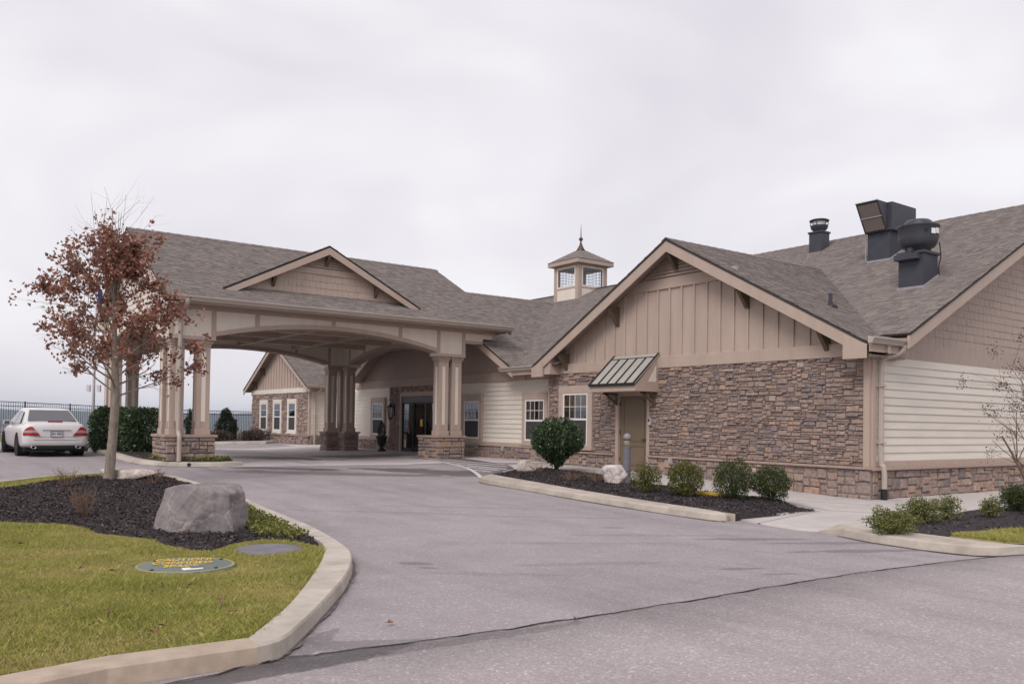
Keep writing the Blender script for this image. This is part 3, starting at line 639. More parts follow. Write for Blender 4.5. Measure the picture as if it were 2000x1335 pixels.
def gable_roof(root, ridge_axis, c, half, ze, zr, a0, a1, fascia=(True, False), seedv=1, fh=.24, fname='rake_board', ridge=True, near={}):
    """gable roof: ridge along axis at coordinate c; eaves c+-half at height ze"""
    s = (zr-ze)/half; L_ = math.hypot(half, zr-ze)
    for sg in (-1, 1):
        if ridge_axis == 'x': O = (a0, c+sg*half, ze); ud = (1, 0, 0); sd = (0, -sg*half, zr-ze)
        else: O = (c+sg*half, a0, ze); ud = (0, 1, 0); sd = (-sg*half, 0, zr-ze)
        roof_plane(root, 'roof_slope', O, ud, sd, a1-a0, L_, seedv=seedv+sg, **(near if sg == -1 else {}))
    for k, (on, aa) in enumerate(zip(fascia, (a0, a1))):
        if not on: continue
        dd = .045 if k == 0 else -.045
        for sg in (-1, 1):
            pts = [(c+sg*(half+.0), ze-.06), (c, zr-.06), (c, zr-.06-fh*1.08), (c+sg*half, ze-.06-fh*1.08)]
            if ridge_axis == 'x': poly = [(aa+.02, y, z) for y, z in pts]; ex = (dd, 0, 0)
            else: poly = [(x, aa+.02, z) for x, z in pts]; ex = (0, dd, 0)
            MB().prism(poly, ex).build(fname, TAN, root)
    if ridge:
        mb = MB()
        n = int((a1-a0)/.3)
        for i in range(n):
            b0 = a0+(a1-a0)*i/n; b1 = a0+(a1-a0)*(i+1)/n+.03
            for sg in (-1, 1):
                if ridge_axis == 'x': q = [(b0, c, zr+.035), (b1, c, zr+.022), (b1, c+sg*.15, zr+.022-s*.15), (b0, c+sg*.15, zr+.035-s*.15)]
                else: q = [(c, b0, zr+.035), (c, b1, zr+.022), (c+sg*.15, b1, zr+.022-s*.15), (c+sg*.15, b0, zr+.035-s*.15)]
                mb.add(q+[(p[0], p[1], p[2]-.02) for p in q], [(0, 1, 2, 3), (7, 6, 5, 4), (0, 4, 5, 1), (2, 1, 5, 6), (3, 2, 6, 7), (0, 3, 7, 4)], random.random()*.5)
        mb.build('ridge_cap', SHING, root, rnd=True)
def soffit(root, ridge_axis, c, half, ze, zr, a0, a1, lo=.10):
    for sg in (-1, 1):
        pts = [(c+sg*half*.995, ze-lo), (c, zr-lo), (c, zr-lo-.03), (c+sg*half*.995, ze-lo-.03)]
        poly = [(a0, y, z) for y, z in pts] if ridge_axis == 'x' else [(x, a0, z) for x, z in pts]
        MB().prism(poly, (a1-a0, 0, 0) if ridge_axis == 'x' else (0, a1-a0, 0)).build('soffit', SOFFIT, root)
def bracket(root, face, c, u, z, out=.42, h=.5, w_=.10, m=BRONZE):
    """knee bracket: top beam, wall leg and slanted brace under the rake"""
    mb = MB()
    mb.prism([W(face, c, u-w_/2, .0, z), W(face, c, u-w_/2, out, z), W(face, c, u-w_/2, out, z-.1), W(face, c, u-w_/2, .09, z-h), W(face, c, u-w_/2, .0, z-h-.05)], (0, w_, 0) if face == 'x' else (w_, 0, 0))
    return mb.build('bracket', m, root, bevel=.008)
def window(root, face, c, u0, u1, z0, z1, cols=3, blinds=False, casing=TAN, cas=.13, head=.2, dd=0., lower='screen'):
    """casing with sash, panes, muntins and sill. u0..u1, z0..z1 is the opening"""
    mb = MB(); d0, d1 = -.05, dd+.075
    wb(mb, face, c, u0-cas, u0, d0, d1, z0-.10, z1); wb(mb, face, c, u1, u1+cas, d0, d1, z0-.10, z1)
    wb(mb, face, c, u0-cas-.0, u1+cas+.0, d0, d1+.004, z1+.001, z1+head); wb(mb, face, c, u0, u1, d0, d1-.002, z0-.10, z0-.001)
    win = mb.build('window', casing, root, bevel=.006)
    MBk = MB(); wb(MBk, face, c, u0, u1, dd-.08, dd+.003, z0, z1); MBk.build('dark_room', DARKIN, win)
    wb(b := MB(), face, c, u0-cas-.04, u1+cas+.04, d0, d1+.04, z0-.15, z0-.101); b.build('sill', casing, win)
    fr = MB(); f = .055; zm = (z0+z1)/2-.01
    for (a, b_, p, q) in ((u0, u0+f, z0, z1), (u1-f, u1, z0, z1), (u0+f, u1-f, z1-f, z1), (u0+f, u1-f, z0, z0+f), (u0+f, u1-f, zm-.03, zm+.03)):
        wb(fr, face, c, a, b_, dd+.03, dd+.066, p, q)
    fr.build('sash', WHITE, win, bevel=.004)
    for k, (p, q) in enumerate(((zm+.03, z1-f), (z0+f, zm-.03))):
        g = wq(MB(), face, c, u0+f, u1-f, dd+.046, p, q); g.build('pane', GLASS if k == 0 else (GLASS if lower == 'clear' else DARKG), win)
        n = cols if k == 0 else (cols if lower == 'clear' else 0)
        for i in range(1, n):
            uu = u0+f+(u1-u0-2*f)*i/n; wb(g := MB(), face, c, uu-.008, uu+.008, dd+.049, dd+.055, p, q); g.build('muntin', WHITE, win)
        if n:
            zz = (p+q)/2; wb(g := MB(), face, c, u0+f, u1-f, dd+.0495, dd+.0545, zz-.008, zz+.008); g.build('muntin', WHITE, win)
        else:
            sc = MB(); wb(sc, face, c, u0+f, u1-f, dd+.052, dd+.054, p, q); sc.build('insect_screen', mat('insect_screen_mesh', (.055, .052, .055), .8, .1, 40, 0), win)
    if blinds:
        bm_ = MB(); BL = mat('wood_blind', (.36, .22, .075), .6, .2, 9, 0)
        k = zm+.25
        while k < z1-f: wb(bm_, face, c, u0+f, u1-f, dd+.012, dd+.03, k, k+.028); k += .042
        bm_.build('blind', BL, win)
    return win
def battens(root, face, c, poly_top, u_list, z0, m=TAND, name='batten'):
    for u in u_list:
        zt = poly_top(u)
        if zt-z0 < .08: continue
        g = MB(); wb(g, face, c, u-.028, u+.028, 0, .042, z0, zt); g.build(name, m, root)
def shakes(root, face, c, u0, u1, z0, ztop, exp=.19, m=TAUPE, nobj=60, seedv=3, prio=None, name='shake_wall', wr=(.09, .24), back=None):
    """staggered shingle siding, each shake a thin wedge; ztop(u) limits it"""
    r = np.random.default_rng(seedv)
    wall = back.build(name, m, root); rows = []; k = 0
    zmax = max(ztop(u) for u in np.linspace(u0, u1, 60))
    while z0+k*exp < zmax:
        zz = z0+k*exp; u = u0-r.uniform(0, .1)
        while u < u1:
            w_ = r.uniform(*wr); a, b = max(u, u0), min(u+w_, u1); u += w_
            if b-a < .03: continue
            za = min(ztop(a), zz+exp*1.05); zb = min(ztop(b), zz+exp*1.05); zl = zz-r.uniform(0, .012)
            if za < zl+.02 and zb < zl+.02: continue
            rows.append((a+.003, b-.003, zl, max(za, zl+.004), max(zb, zl+.004), r.uniform(.012, .02)))
        k += 1
    if prio: rows.sort(key=prio)
    joined = MB()
    for i, (a, b, zl, za, zb, d) in enumerate(rows):
        mb = MB() if i < nobj else joined
        V = [W(face, c, a, d, zl), W(face, c, b, d, zl), W(face, c, b, .004, zb), W(face, c, a, .004, za), W(face, c, a, -.005, zl), W(face, c, b, -.005, zl)]
        F = [(0, 1, 2, 3), (4, 5, 1, 0), (4, 0, 3), (5, 2, 1)]
        if face == 'x': F = [f[::-1] for f in F]
        mb.add(V, F, r.random())
        if i < nobj: mb.build('shake', m, wall)
    if joined.v: joined.build('small_shakes', m, wall, kind='stuff')
    return wall
def tri_back(face, c, pts, d=.08):
    return MB().prism([W(face, c, u, 0, z) for u, z in pts], (d, 0, 0) if face == 'x' else (0, d, 0))
def gutter(root, p0, p1, side, w_=.13, h=.12, m=GUTTER):
    """K-style gutter: profile swept from p0 to p1; side = outward horizontal unit vector"""
    p0 = np.array(p0, float); p1 = np.array(p1, float); s = np.array(side, float)
    prof = [(0, 0), (w_*.6, 0), (w_*.72, h*.35), (w_, h*.75), (w_, h), (w_*.9, h), (w_*.88, h*.8), (0.02, h*.75), (0, h)]
    z = np.array([0, 0, 1.]); o = MB().prism([p0+s*a+z*b for a, b in prof], p1-p0).build('gutter', m, root); bm_fix(o.data); return o
def downspout(root, pts, m=GUTTER, r=.048):
    return MB().tube(catmull(pts, 3), r, 8).build('downspout', m, root, smooth=False)

B = thing('building', 'long single-storey tan and cream building with stone gables and grey shingle roof', 'building', (16.65, 22, .25))
# ---- stone gable wing nearest the viewer
X = 16.65; YL, YR = 20.85, 10.0; YA, ZA = 15.45, 6.39; HW, ZE = 5.68, 3.31; sl_ = (ZA-ZE)/HW
topg = lambda y: ZA-.14-abs(y-YA)*sl_
dh = (16.42, 17.76, .0, 2.5); wh = (18.74, 20.27, .74, 2.66)
stones(B, 'stone_wall', 'x', X, YR+.12, YL-.02, .71, 3.06, holes=[dh, wh], nobj=190, seedv=5)
stones(B, 'stone_wainscot', 'x', X-.07, YR-.07, YL-.02, -.15, .65, cell=(.085, .09), sizes=BLOCK, holes=[(16.42, 17.76, -.2, .9)], nobj=60, depth=.06, seedv=6)
for (a, b) in ((YR-.12, 16.40), (17.78, 18.55), (18.55, YL)):
    g = MB(); wb(g, 'x', X, a, b-.004, 0, .17, .65, .705); g.build('ledge', CAPST, B, bevel=.012)
wall_part(B, 'frieze_board', TAN, 'x', X, [(YR-.03, YL+.03, -.05, .07, 3.06, 3.36)], .006)
wall_part(B, 'corner_board', TAN, 'x', X, [(YR-.02, YR+.12, -.05, .075, .705, 3.06)], .006)
wall_part(B, 'corner_board', TAN, 'x', X, [(YL-.02, YL+.02, -.2, .06, .705, 3.06)], .004)
bb = tri_back('x', X, [(YR-.4, 3.36), (YL+.4, 3.36), (YL+.4, topg(YL+.4)), (YA, topg(YA)), (YR-.4, topg(YR-.4))]).build('gable_wall', TAND, B)
VB = 5.48      # louvre base
battens(bb, 'x', X, lambda y: min(topg(y), VB-.3), [10.2+.427*i for i in range(26)], 3.36)
wv = (topg(YA)-VB)/sl_
g = MB(); wb(g, 'x', X, YA-wv-.5, YA+wv+.5, 0, .05, VB-.3, VB-.02); g.build('gable_band', TAN, bb)
for i in range(8):
    z = VB+i*.09; hw = (topg(YA)-z-.1)/sl_
    if hw > .05:
        g = MB(); g.prism([W('x', X, YA-hw, .02, z+.075), W('x', X, YA-hw, .06, z+.015), W('x', X, YA-hw, .07, z+.02), W('x', X, YA-hw, .03, z+.085)], (0, 2*hw, 0)); g.build('louvre_slat', TAND, bb)
xv = lambda y: 17.22+(ZE+sl_*(y-(YA-HW))-3.54)/.499          # valley against the main slope
gable_roof(B, 'x', YA, HW, ZE, ZA, 16.12, 23.6, seedv=11, fh=.26, near=dict(decks=[[(16.12, YA-HW), (17.5, YA-HW), (17.6, YA-HW+.3), (xv(YA), YA), (16.12, YA)]], zf=lambda x, y: ZE+sl_*(y-(YA-HW)), clipf=lambda p: p[0] < max(17.5, xv(p[1])+.15)))
soffit(B, 'x', YA, HW, ZE, ZA, 16.16, X)
MB().prism([(16.2, YA+HW-.02, ZE-.27), (16.2, YA+HW-.85, ZE-.27), (16.2, YA+HW-.85, ZE-.15+.83*sl_), (16.2, YA+HW-.02, ZE-.15)], (.46, 0, 0)).build('eave_filler', TAN, B)
for y, z in ((15.5, 6.12), (17.75, 4.86), (19.95, 3.66), (13.2, 4.90), (11.0, 3.72)): bracket(B, 'x', X, y, z)
for sg, yy in ((1, YL+.2), (-1, YR-.45)):       # boxed eave ends at the foot of the rakes
    g = MB(); g.prism([(16.12, YA+sg*HW, ZE-.05), (16.12, YA+sg*HW, ZE-.34), (16.12, YA+sg*(HW-.55), ZE-.34), (16.12, YA+sg*(HW-.55), ZE-.05+.55*sl_-.1)], (.06, 0, 0)); g.build('eave_return', TAN, B)
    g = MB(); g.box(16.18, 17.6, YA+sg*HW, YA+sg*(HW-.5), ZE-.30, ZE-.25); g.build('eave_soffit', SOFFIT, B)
window(B, 'x', X, 18.93, 20.08, .9, 2.45, cols=4, blinds=True, dd=.035, cas=.2, head=.225)
# brown side door with its frame
g = MB(); DZ = .24
for (a, b, p, q) in ((16.42, 16.52, DZ-.1, 2.5), (17.64, 17.76, DZ-.1, 2.5), (16.52, 17.64, 2.33, 2.5)): wb(g, 'x', X, a, b, -.03, .075, p, q)
dr = g.build('side_door', TAN, B, bevel=.006)
g = MB(); wb(g, 'x', X, 16.52, 17.64, -.05, -.01, DZ-.03, 2.33); slab = g.build('door_leaf', DOORM, dr)
for (a, b, p, q, arch) in ((16.68, 17.48, 1.08, 2.16, True), (16.68, 17.48, .42, .94, False)):
    pts = [(a, p), (b, p), (b, q)]+([((a+b)/2+(b-a)/2*math.cos(t), q+.09*math.sin(t)) for t in np.linspace(.2, 2.94, 7)] if arch else [])+[(a, q)]
    n = len(pts)
    for i in range(n):
        p0, p1 = pts[i], pts[(i+1) % n]
        if math.hypot(p1[0]-p0[0], p1[1]-p0[1]) < .01: continue
        mb = MB().bar(W('x', X, p0[0], -.008, p0[1]), W('x', X, p1[0], -.008, p1[1]), .03, .03, up=(1, 0, 0)); mb.build('door_moulding', DOORM, dr)
MB().tube([W('x', X, 16.60, 0, 1.12), W('x', X, 16.60, .06, 1.12), W('x', X, 16.72, .06, 1.12)], .014, 8).build('door_handle', BLACKM, dr)
for z in (.5, 1.25, 2.05):
    g = MB(); wb(g, 'x', X, 17.63, 17.66, -.01, .012, z, z+.11); g.build('hinge', BLACKM, dr)
# standing-seam awning over the side door
AW = mat('sage_metal_roof', (.37, .35, .315), .5, .06, 3, 0, spec=.3); AWD = mat('dark_metal_edge', (.03, .032, .03), .7, .05, 3, 0, spec=.1)
y0, y1, xt, zt, xb, zb = 16.1, 17.9, 16.62, 3.46, 15.70, 2.62
g = MB(); g.prism([(xt, y0, zt), (xb, y0, zb), (xb, y0, zb-.03), (xt, y0, zt-.03)], (0, y1-y0, 0)); aw = g.build('awning', AW, B)
for k in range(6):
    y = y0+.03+(y1-y0-.06)*k/5; wd = .035 if k in (0, 5) else .02
    MB().bar((xt-.13 if 0 < k < 5 else xt, y, zt+.012-(.13*(zt-zb)/(xt-xb) if 0 < k < 5 else 0)), (xb-.01, y, zb+.012), wd, .045, up=(0, 1, 0)).build('standing_seam', AWD, aw)
MB().box(xb-.035, xb-.004, y0-.01, y1+.01, zb-.05, zb+.02).build('drip_edge', AWD, aw)
MB().box(xt-.13, xt-.11, y0, y1, zt-.10, zt-.085).build('top_flashing', AWD, aw)
for y in (y0+.02, y1-.06):
    MB().prism([(xt, y, zt-.04), (xb+.08, y, zb-.03), (xt, y, zb-.03)], (0, .04, 0)).build('awning_cheek', TAN, aw); MB().prism([(xt-.10, y-.004, zt-.33), (xb+.52, y-.004, zb+.06), (xt-.10, y-.004, zb+.06)], (0, .03, 0)).build('cheek_panel', PANEL, aw)
MB().box(xb+.02, xt, y0-.004, y1+.004, zb-.20, zb-.032).build('awning_fascia', TAN, aw)
for y in (y0+.12, y1-.2):
    mb = MB(); mb.bar((xt-.05, y, zb-.2), (xt-.05, y, zb-.55), .06, .07, up=(0, 1, 0)); mb.bar((xb+.42, y, zb-.23), (xt-.05, y, zb-.52), .06, .06, up=(0, 1, 0)); mb.bar((xb+.36, y, zb-.235), (xt, y, zb-.235), .062, .06, up=(0, 1, 0)); mb.build('awning_bracket', BRONZE, aw)
# ---- side wall at right with shake gable
Y = 10.0; XE, ZEM, XR, ZR = 17.22, 3.54, 26.2, 8.02; sm_ = (ZR-ZEM)/(XR-XE)
stones(B, 'stone_wainscot', 'y', Y-.06, X-.02, 34.9, -.15, .63, cell=(.085, .09), sizes=BLOCK, nobj=45, depth=.06, seedv=8)
g = MB(); wb(g, 'y', Y, X-.12, 34.9, 0, .165, .63, .69); g.build('ledge', CAPST, B, bevel=.012)
wall_part(B, 'skirt_board', TAN, 'y', Y, [(X+.14, 34.9, 0, .05, .69, .83)], .005)
wall_part(B, 'corner_board', TAN, 'y', Y, [(X, X+.14, -.02, .06, .69, 3.06)], .006)
lap(B, 'y', Y, X+.14, 34.9, .83, 3.06, .178)
wall_part(B, 'frieze_board', TAUPE, 'y', Y, [(X, 34.9, -.05, .014, 3.06, 3.46)])
topm = lambda x: ZEM-.16+(x-XE)*sm_ if x < XR else ZR-.16-(x-XR)*sm_
shakes(B, 'y', Y, 17.0, 35.0, 3.46, topm, .185, TAUPE, nobj=250, seedv=4, prio=lambda q: q[0], back=tri_back('y', Y, [(16.9, 3.3), (34.95, 3.3), (XR, topm(XR)), (17.0, topm(17.0))]))
gable_roof(B, 'y', XR, XR-XE, ZEM, ZR, 9.45, 22.5, seedv=21, fh=.25)
soffit(B, 'y', XR, XR-XE, ZEM, ZR, 9.49, Y)
for x in (17.85, 20.9): bracket(B, 'y', Y, x, topm(x)+.02, .45, .42)
gutter(B, (15.98, 9.66, 3.26), (17.62, 9.66, 3.26), (0, -1, 0), .15, .14)
MB().box(16.12, 17.55, 9.66, 9.72, 3.10, 3.34).build('fascia_board', TAN, B)
MB().box(16.9, 17.6, 9.68, 10.0, 3.30, 3.34).build('eave_soffit', SOFFIT, B)
dsx = 16.86
ds = downspout(B, [(dsx+.36, 9.58, 3.30), (dsx+.36, 9.60, 3.2), (dsx+.28, 9.68, 3.1), (dsx+.06, 9.84, 3.02), (dsx, 9.88, 2.9), (dsx, 9.88, 2.5), (dsx, 9.88, .9), (dsx, 9.82, .72), (dsx, 9.80, .5), (dsx, 9.80, .25)], r=.058)
MB().tube([(dsx, 9.80, -.05), (dsx, 9.80, .24)], .068, 12).build('drain_boot', BLACKM, ds)
for z in (1.2, 2.4): MB().box(dsx-.07, dsx+.07, 9.80, 9.97, z, z+.03).build('strap', GUTTER, ds)
MB().box(34.8, 34.9, 10.02, 49.9, -.1, 3.5).build('rear_wall', CREAM, B)
# ---- entrance front
XW = 16.9; y0, y1 = 20.9, 35.2; door = (27.15, 30.85)
sz = (26.5, 31.85)
for a, b, s_ in ((y0, sz[0], 31), (sz[1], y1, 32)):
    stones(B, 'stone_wainscot', 'x', XW-.05, a, b, .1, .72, cell=(.09, .09), sizes=BLOCK, nobj=0, depth=.05, seedv=s_)
    wall_part(B, 'skirt_board', TAN, 'x', XW, [(a, b, 0, .12, .72, .86)], .006)
    lap(B, 'x', XW, a, b, .86, 2.95, .165)
stones(B, 'stone_wall', 'x', XW-.03, sz[0], sz[1], .1, 2.95, holes=[(door[0]-.12, door[1]+.12, .1, 2.72)], nobj=0, seedv=33)
wall_part(B, 'corner_board', TAN, 'x', XW, [(sz[1], sz[1]+.1, 0, .06, .86, 2.95)]); wall_part(B, 'corner_board', TAN, 'x', XW, [(sz[0]-.1, sz[0], 0, .06, .86, 2.95)])
wall_part(B, 'frieze_board', TAUPE, 'x', XW, [(22.4, y1, -.05, .07, 2.95, 3.28)], .006)
wall_part(B, 'frieze_board', TAUPE, 'x', XW, [(y0, 22.396, -.05, .03, 2.95, 3.28)], .006)
for (a, b) in ((25.05, 26.05), (21.32, 22.35), (32.42, 33.42)): window(B, 'x', XW, a, b, .95, 2.3, cols=4, dd=.034, cas=.15, head=.24)
# sliding glass entrance
g = MB()
for (a, b, p, q) in ((door[0]-.12, door[0], .2, 2.72), (door[1], door[1]+.12, .2, 2.72), (door[0], door[1], 2.55, 2.72)): wb(g, 'x', XW, a, b, -.08, .09, p, q)
ed = g.build('entrance_door', TAN, B, bevel=.006)
g = MB(); wb(g, 'x', XW, door[0], door[1], -2.2, -2.15, .2, 2.55); wb(g, 'x', XW, door[0]-.02, door[0], -2.2, -.08, .2, 2.55); wb(g, 'x', XW, door[1], door[1]+.02, -2.2, -.08, .2, 2.55); wb(g, 'x', XW, door[0], door[1], -2.2, -.08, 2.55, 2.57)
g.build('vestibule', mat('vestibule_wall', (.12, .10, .09), .8, .2, 1, 0), ed)
g = MB(); wb(g, 'x', XW, door[0], door[1], -2.2, -.08, .22, .30); g.build('vestibule_floor', mat('vestibule_floor', (.09, .08, .075), .4, .2, 2, 0), ed)
n = 4; wl = (door[1]-door[0])/n
for i in range(n):
    a = door[0]+i*wl; f = .055; dof = -.03 if i in (1, 2) else 0
    fr = MB()
    for (u0_, u1_, p, q) in ((a, a+f, .3, 2.3), (a+wl-f, a+wl, .3, 2.3), (a+f, a+wl-f, 2.24, 2.3), (a+f, a+wl-f, .3, .46)): wb(fr, 'x', XW, u0_, u1_, dof-.02, dof+.025, p, q)
    lf = fr.build('door_panel', BLACKM, ed)
    g = wq(MB(), 'x', XW, a+f, a+wl-f, dof+.003, .46, 2.24); g.build('pane', GLASS, ed)
wb(g := MB(), 'x', XW, door[0], door[1], -.04, .04, 2.3, 2.55); g.build('door_header', mat('door_header_metal', (.10, .10, .115), .4, .05, 3, 0), ed)
yc = door[1]-1.5*wl-.12
g = MB(); wb(g, 'x', XW, yc-.09, yc+.09, .008-.03, .011-.03, 1.35, 1.62); g.build('caution_sticker', mat('yellow_sticker', (.75, .55, .04), .5, .05, 3, 0), ed)
g = MB(); wb(g, 'x', XW, door[1]-.62, door[1]-.48, .008, .012, 1.05, 1.22); g.build('red_sticker', mat('red_sticker', (.45, .04, .04), .5, .05, 3, 0), ed)
# entrance gable above
YG, ZG, ZGE = 28.55, 6.73, 3.34; HG = 6.2; sg_ = (ZG-ZGE)/HG
tope = lambda y: ZG-.15-abs(y-YG)*sg_
shakes(B, 'x', XW, 22.4, 34.7, 3.28, tope, .19, TAUPE, nobj=0, seedv=14, back=tri_back('x', XW, [(22.2, 3.2), (34.9, 3.2), (YG, tope(YG))]))
gable_roof(B, 'x', YG, HG, ZGE, ZG, 16.22, 23.3, seedv=31, fh=.24)
soffit(B, 'x', YG, HG, ZGE, ZG, 16.26, XW)
gutter(B, (16.28, 20.95, 3.22), (16.28, 23.0, 3.22), (-1, 0, 0), .14, .13)
MB().box(16.28, 16.34, 20.95, 22.5, 3.08, 3.32).build('fascia_board', TAN, B)
MB().box(16.3, XW, 20.95, 22.5, 3.27, 3.30).build('eave_soffit', SOFFIT, B)
# ---- main roof behind the entrance
M0x, M0z, MRx, MRz = 16.25, 3.345, 24.3, 7.37
Lm = math.hypot(MRx-M0x, MRz-M0z); sdv = (MRx-M0x, 0, MRz-M0z); ux, uz = (MRx-M0x)/Lm, (MRz-M0z)/Lm
roof_plane(B, 'roof_slope', (M0x, 20.0, M0z), (0, 1, 0), sdv, 3.0, Lm, seedv=41)
vx = lambda y: M0x+max(0., (ZG-ZGE-abs(y-YG)*sg_))/.5       # where the entrance gable roof dies into this slope
vz = lambda x, y: M0z+(x-M0x)*(MRz-M0z)/(MRx-M0x)
roof_plane(B, 'roof_slope', (M0x, 23.0, M0z), (0, 1, 0), sdv, 12.0, Lm, seedv=44, decks=[[(vx(23)+.1, 23), (MRx, 23), (MRx, YG), (vx(YG), YG)], [(vx(YG), YG), (MRx, YG), (MRx, 35), (M0x+1.9, 35), (M0x+1.9, 33.2)]], zf=vz, clipf=lambda p: p[0] > vx(p[1])-.25 and (p[1] < 34.6 or p[0] > M0x+1.7))
k0 = 1.9; roof_plane(B, 'roof_slope', (M0x+ux*k0, 35.0, M0z+uz*k0), (0, 1, 0), sdv, 15.0, Lm-k0, seedv=42)
roof_plane(B, 'roof_slope', (2*MRx-M0x, 20, M0z), (0, 1, 0), (-(MRx-M0x), 0, MRz-M0z), 30, Lm, seedv=43, exp=.5)
MB().prism([(MRx, 20, MRz+.03), (MRx-.15, 20, MRz-.045), (MRx, 20, MRz-.02), (MRx+.15, 20, MRz-.045)], (0, 30, 0)).build('ridge_cap', DECK, B)
# ---- far wing with three narrow windows
FX = 16.65; fy0, fy1 = 39.9, 48.25; FA, FZ, FE, FH = 44.0, 5.72, 3.2, 4.65; sf_ = (FZ-FE)/FH
topf = lambda y: FZ-.14-abs(y-FA)*sf_
wins = [(45.72, 46.68), (43.66, 44.62), (41.58, 42.54)]
holes = [(a-.12, b+.12, .72, 2.6) for a, b in wins]
stones(B, 'stone_wall', 'x', FX, fy0+.1, fy1, .76, 2.93, cell=(.085, .075), holes=holes, nobj=0, seedv=51)
stones(B, 'stone_wainscot', 'x', FX-.06, fy0, fy1, .05, .72, cell=(.1, .1), sizes=BLOCK, nobj=0, seedv=52)
g = MB(); wb(g, 'x', FX, fy0-.1, fy1, 0, .15, .72, .77); g.build('ledge', CAPST, B)
for a, b in wins: window(B, 'x', FX, a, b, .96, 2.42, cols=1, dd=.035, cas=.135, head=.19, casing=PANEL)
wall_part(B, 'frieze_board', PANEL, 'x', FX, [(fy0-.03, fy1+.05, -.05, .07, 2.93, 3.16)])
wall_part(B, 'corner_board', TAN, 'x', FX, [(fy0-.03, fy0+.1, -.05, .07, .77, 2.93)])
bf = tri_back('x', FX, [(fy0-.3, 3.1), (fy1+.3, 3.1), (fy1+.3, topf(fy1+.3)), (FA, topf(FA)), (fy0-.3, topf(fy0-.3))]).build('gable_wall', TAND, B)
battens(bf, 'x', FX, topf, [fy0+.25+.4*i for i in range(20)], 3.16)
gable_roof(B, 'x', FA, FH, FE, FZ, 16.2, 23, seedv=55, fh=.2)
soffit(B, 'x', FA, FH, FE, FZ, 16.24, FX)
for y, z in ((46.3, 4.4), (47.6, 3.7), (41.8, 4.45)): bracket(B, 'x', FX, y, z, .4, .4)
lap(B, 'y', fy0, FX+.05, 18.7, .82, 2.95, .165)
stones(B, 'stone_wainscot', 'y', fy0-.04, FX, 18.7, .05, .75, cell=(.1, .1), sizes=BLOCK, seedv=53)
wall_part(B, 'skirt_board', TAN, 'y', fy0, [(FX, 18.7, 0, .1, .75, .83)])
wall_part(B, 'frieze_board', TAN, 'y', fy0, [(FX, 18.7, -.03, .05, 2.95, 3.25)])
gutter(B, (16.25, 39.42, 3.12), (18.3, 39.42, 3.12), (0, -1, 0))
downspout(B, [(17.0, 39.42, 3.15), (17.0, 39.5, 3.0), (16.86, 39.75, 2.8), (16.86, 39.78, 2.5), (16.86, 39.78, .3)], r=.05)
lap(B, 'x', 18.7, 35.2, 39.9, .82, 3.0, .165); stones(B, 'stone_wainscot', 'x', 18.66, 35.2, 39.9, .05, .8, cell=(.1, .1), sizes=BLOCK, seedv=54)
wall_part(B, 'side_wall', CREAM, 'x', 18.7, [(35.15, 35.25, 0, 1.8, .1, 3.3)])
LEAD = mat('lead_came', (.14, .145, .16), .5, .1, 5, 0)
# ---- cupola on the main ridge
cx0, cx1, cy0, cy1 = 23.2, 24.84, 27.23, 28.87; zb, z1, z2, zt = 6.6, 7.35, 8.2, 8.36
cu = MB()
for (x, y) in ((cx0, cy0), (cx1, cy0), (cx0, cy1), (cx1, cy1)):
    sx = 1 if x == cx0 else -1; sy = 1 if y == cy0 else -1; cu.box(x, x+sx*.2, y, y+sy*.2, zb-.8, zt)
cup = cu.build('cupola', TAN, B, bevel=.008)
for face, c, a, b in (('x', cx0+.03, cy0+.2, cy1-.2), ('y', cy0+.03, cx0+.2, cx1-.2), ('x', cx1-.03, cy0+.2, cy1-.2), ('y', cy1-.03, cx0+.2, cx1-.2)):
    g = MB(); wb(g, face, c, a, b, -.02, .0, zb-.8, z1-.04); g.build('cupola_panel', PANEL, cup)
    g = MB(); wb(g, face, c, a, b, -.02, .012, z1-.04, z1+.02); wb(g, face, c, a, b, -.02, .012, z2+.06, zt); g.build('cupola_rail', TAN, cup)
    g = MB(); f = .07
    for (u0_, u1_, p, q) in ((a, a+f, z1+.02, z2+.06), (b-f, b, z1+.02, z2+.06), (a+f, b-f, z1+.02, z1+.02+f), (a+f, b-f, z2+.06-f, z2+.06)): wb(g, face, c, u0_, u1_, -.01, .02, p, q)
    g.build('cupola_window_frame', PANEL, cup)
    g = wq(MB(), face, c, a+f, b-f, .003, z1+.09, z2-.01); g.build('pane', glass_mat('cupola_glass', (.96, .97, 1), .02), cup)
    for i in range(1, 6):
        u = a+f+(b-a-2*f)*i/6; g = MB(); wb(g, face, c, u-.005, u+.005, .008, .014, z1+.09, z2-.01); g.build('leaded_bar', LEAD, cup)
        z = z1+.09+(z2-z1-.1)*i/6; g = MB(); wb(g, face, c, a+f, b-f, .009, .0135, z-.005, z+.005); g.build('leaded_bar', LEAD, cup)
o_ = .20; MB().box(cx0-o_, cx1+o_, cy0-o_, cy1+o_, zt-.02, zt+.15).build('cupola_eave', TAN, cup, bevel=.008)
ccx, ccy = (cx0+cx1)/2, (cy0+cy1)/2; hb = (cx1-cx0)/2+o_+.02; za_, zp = zt+.155, zt+.82; V = []; A = []
r = np.random.default_rng(3)
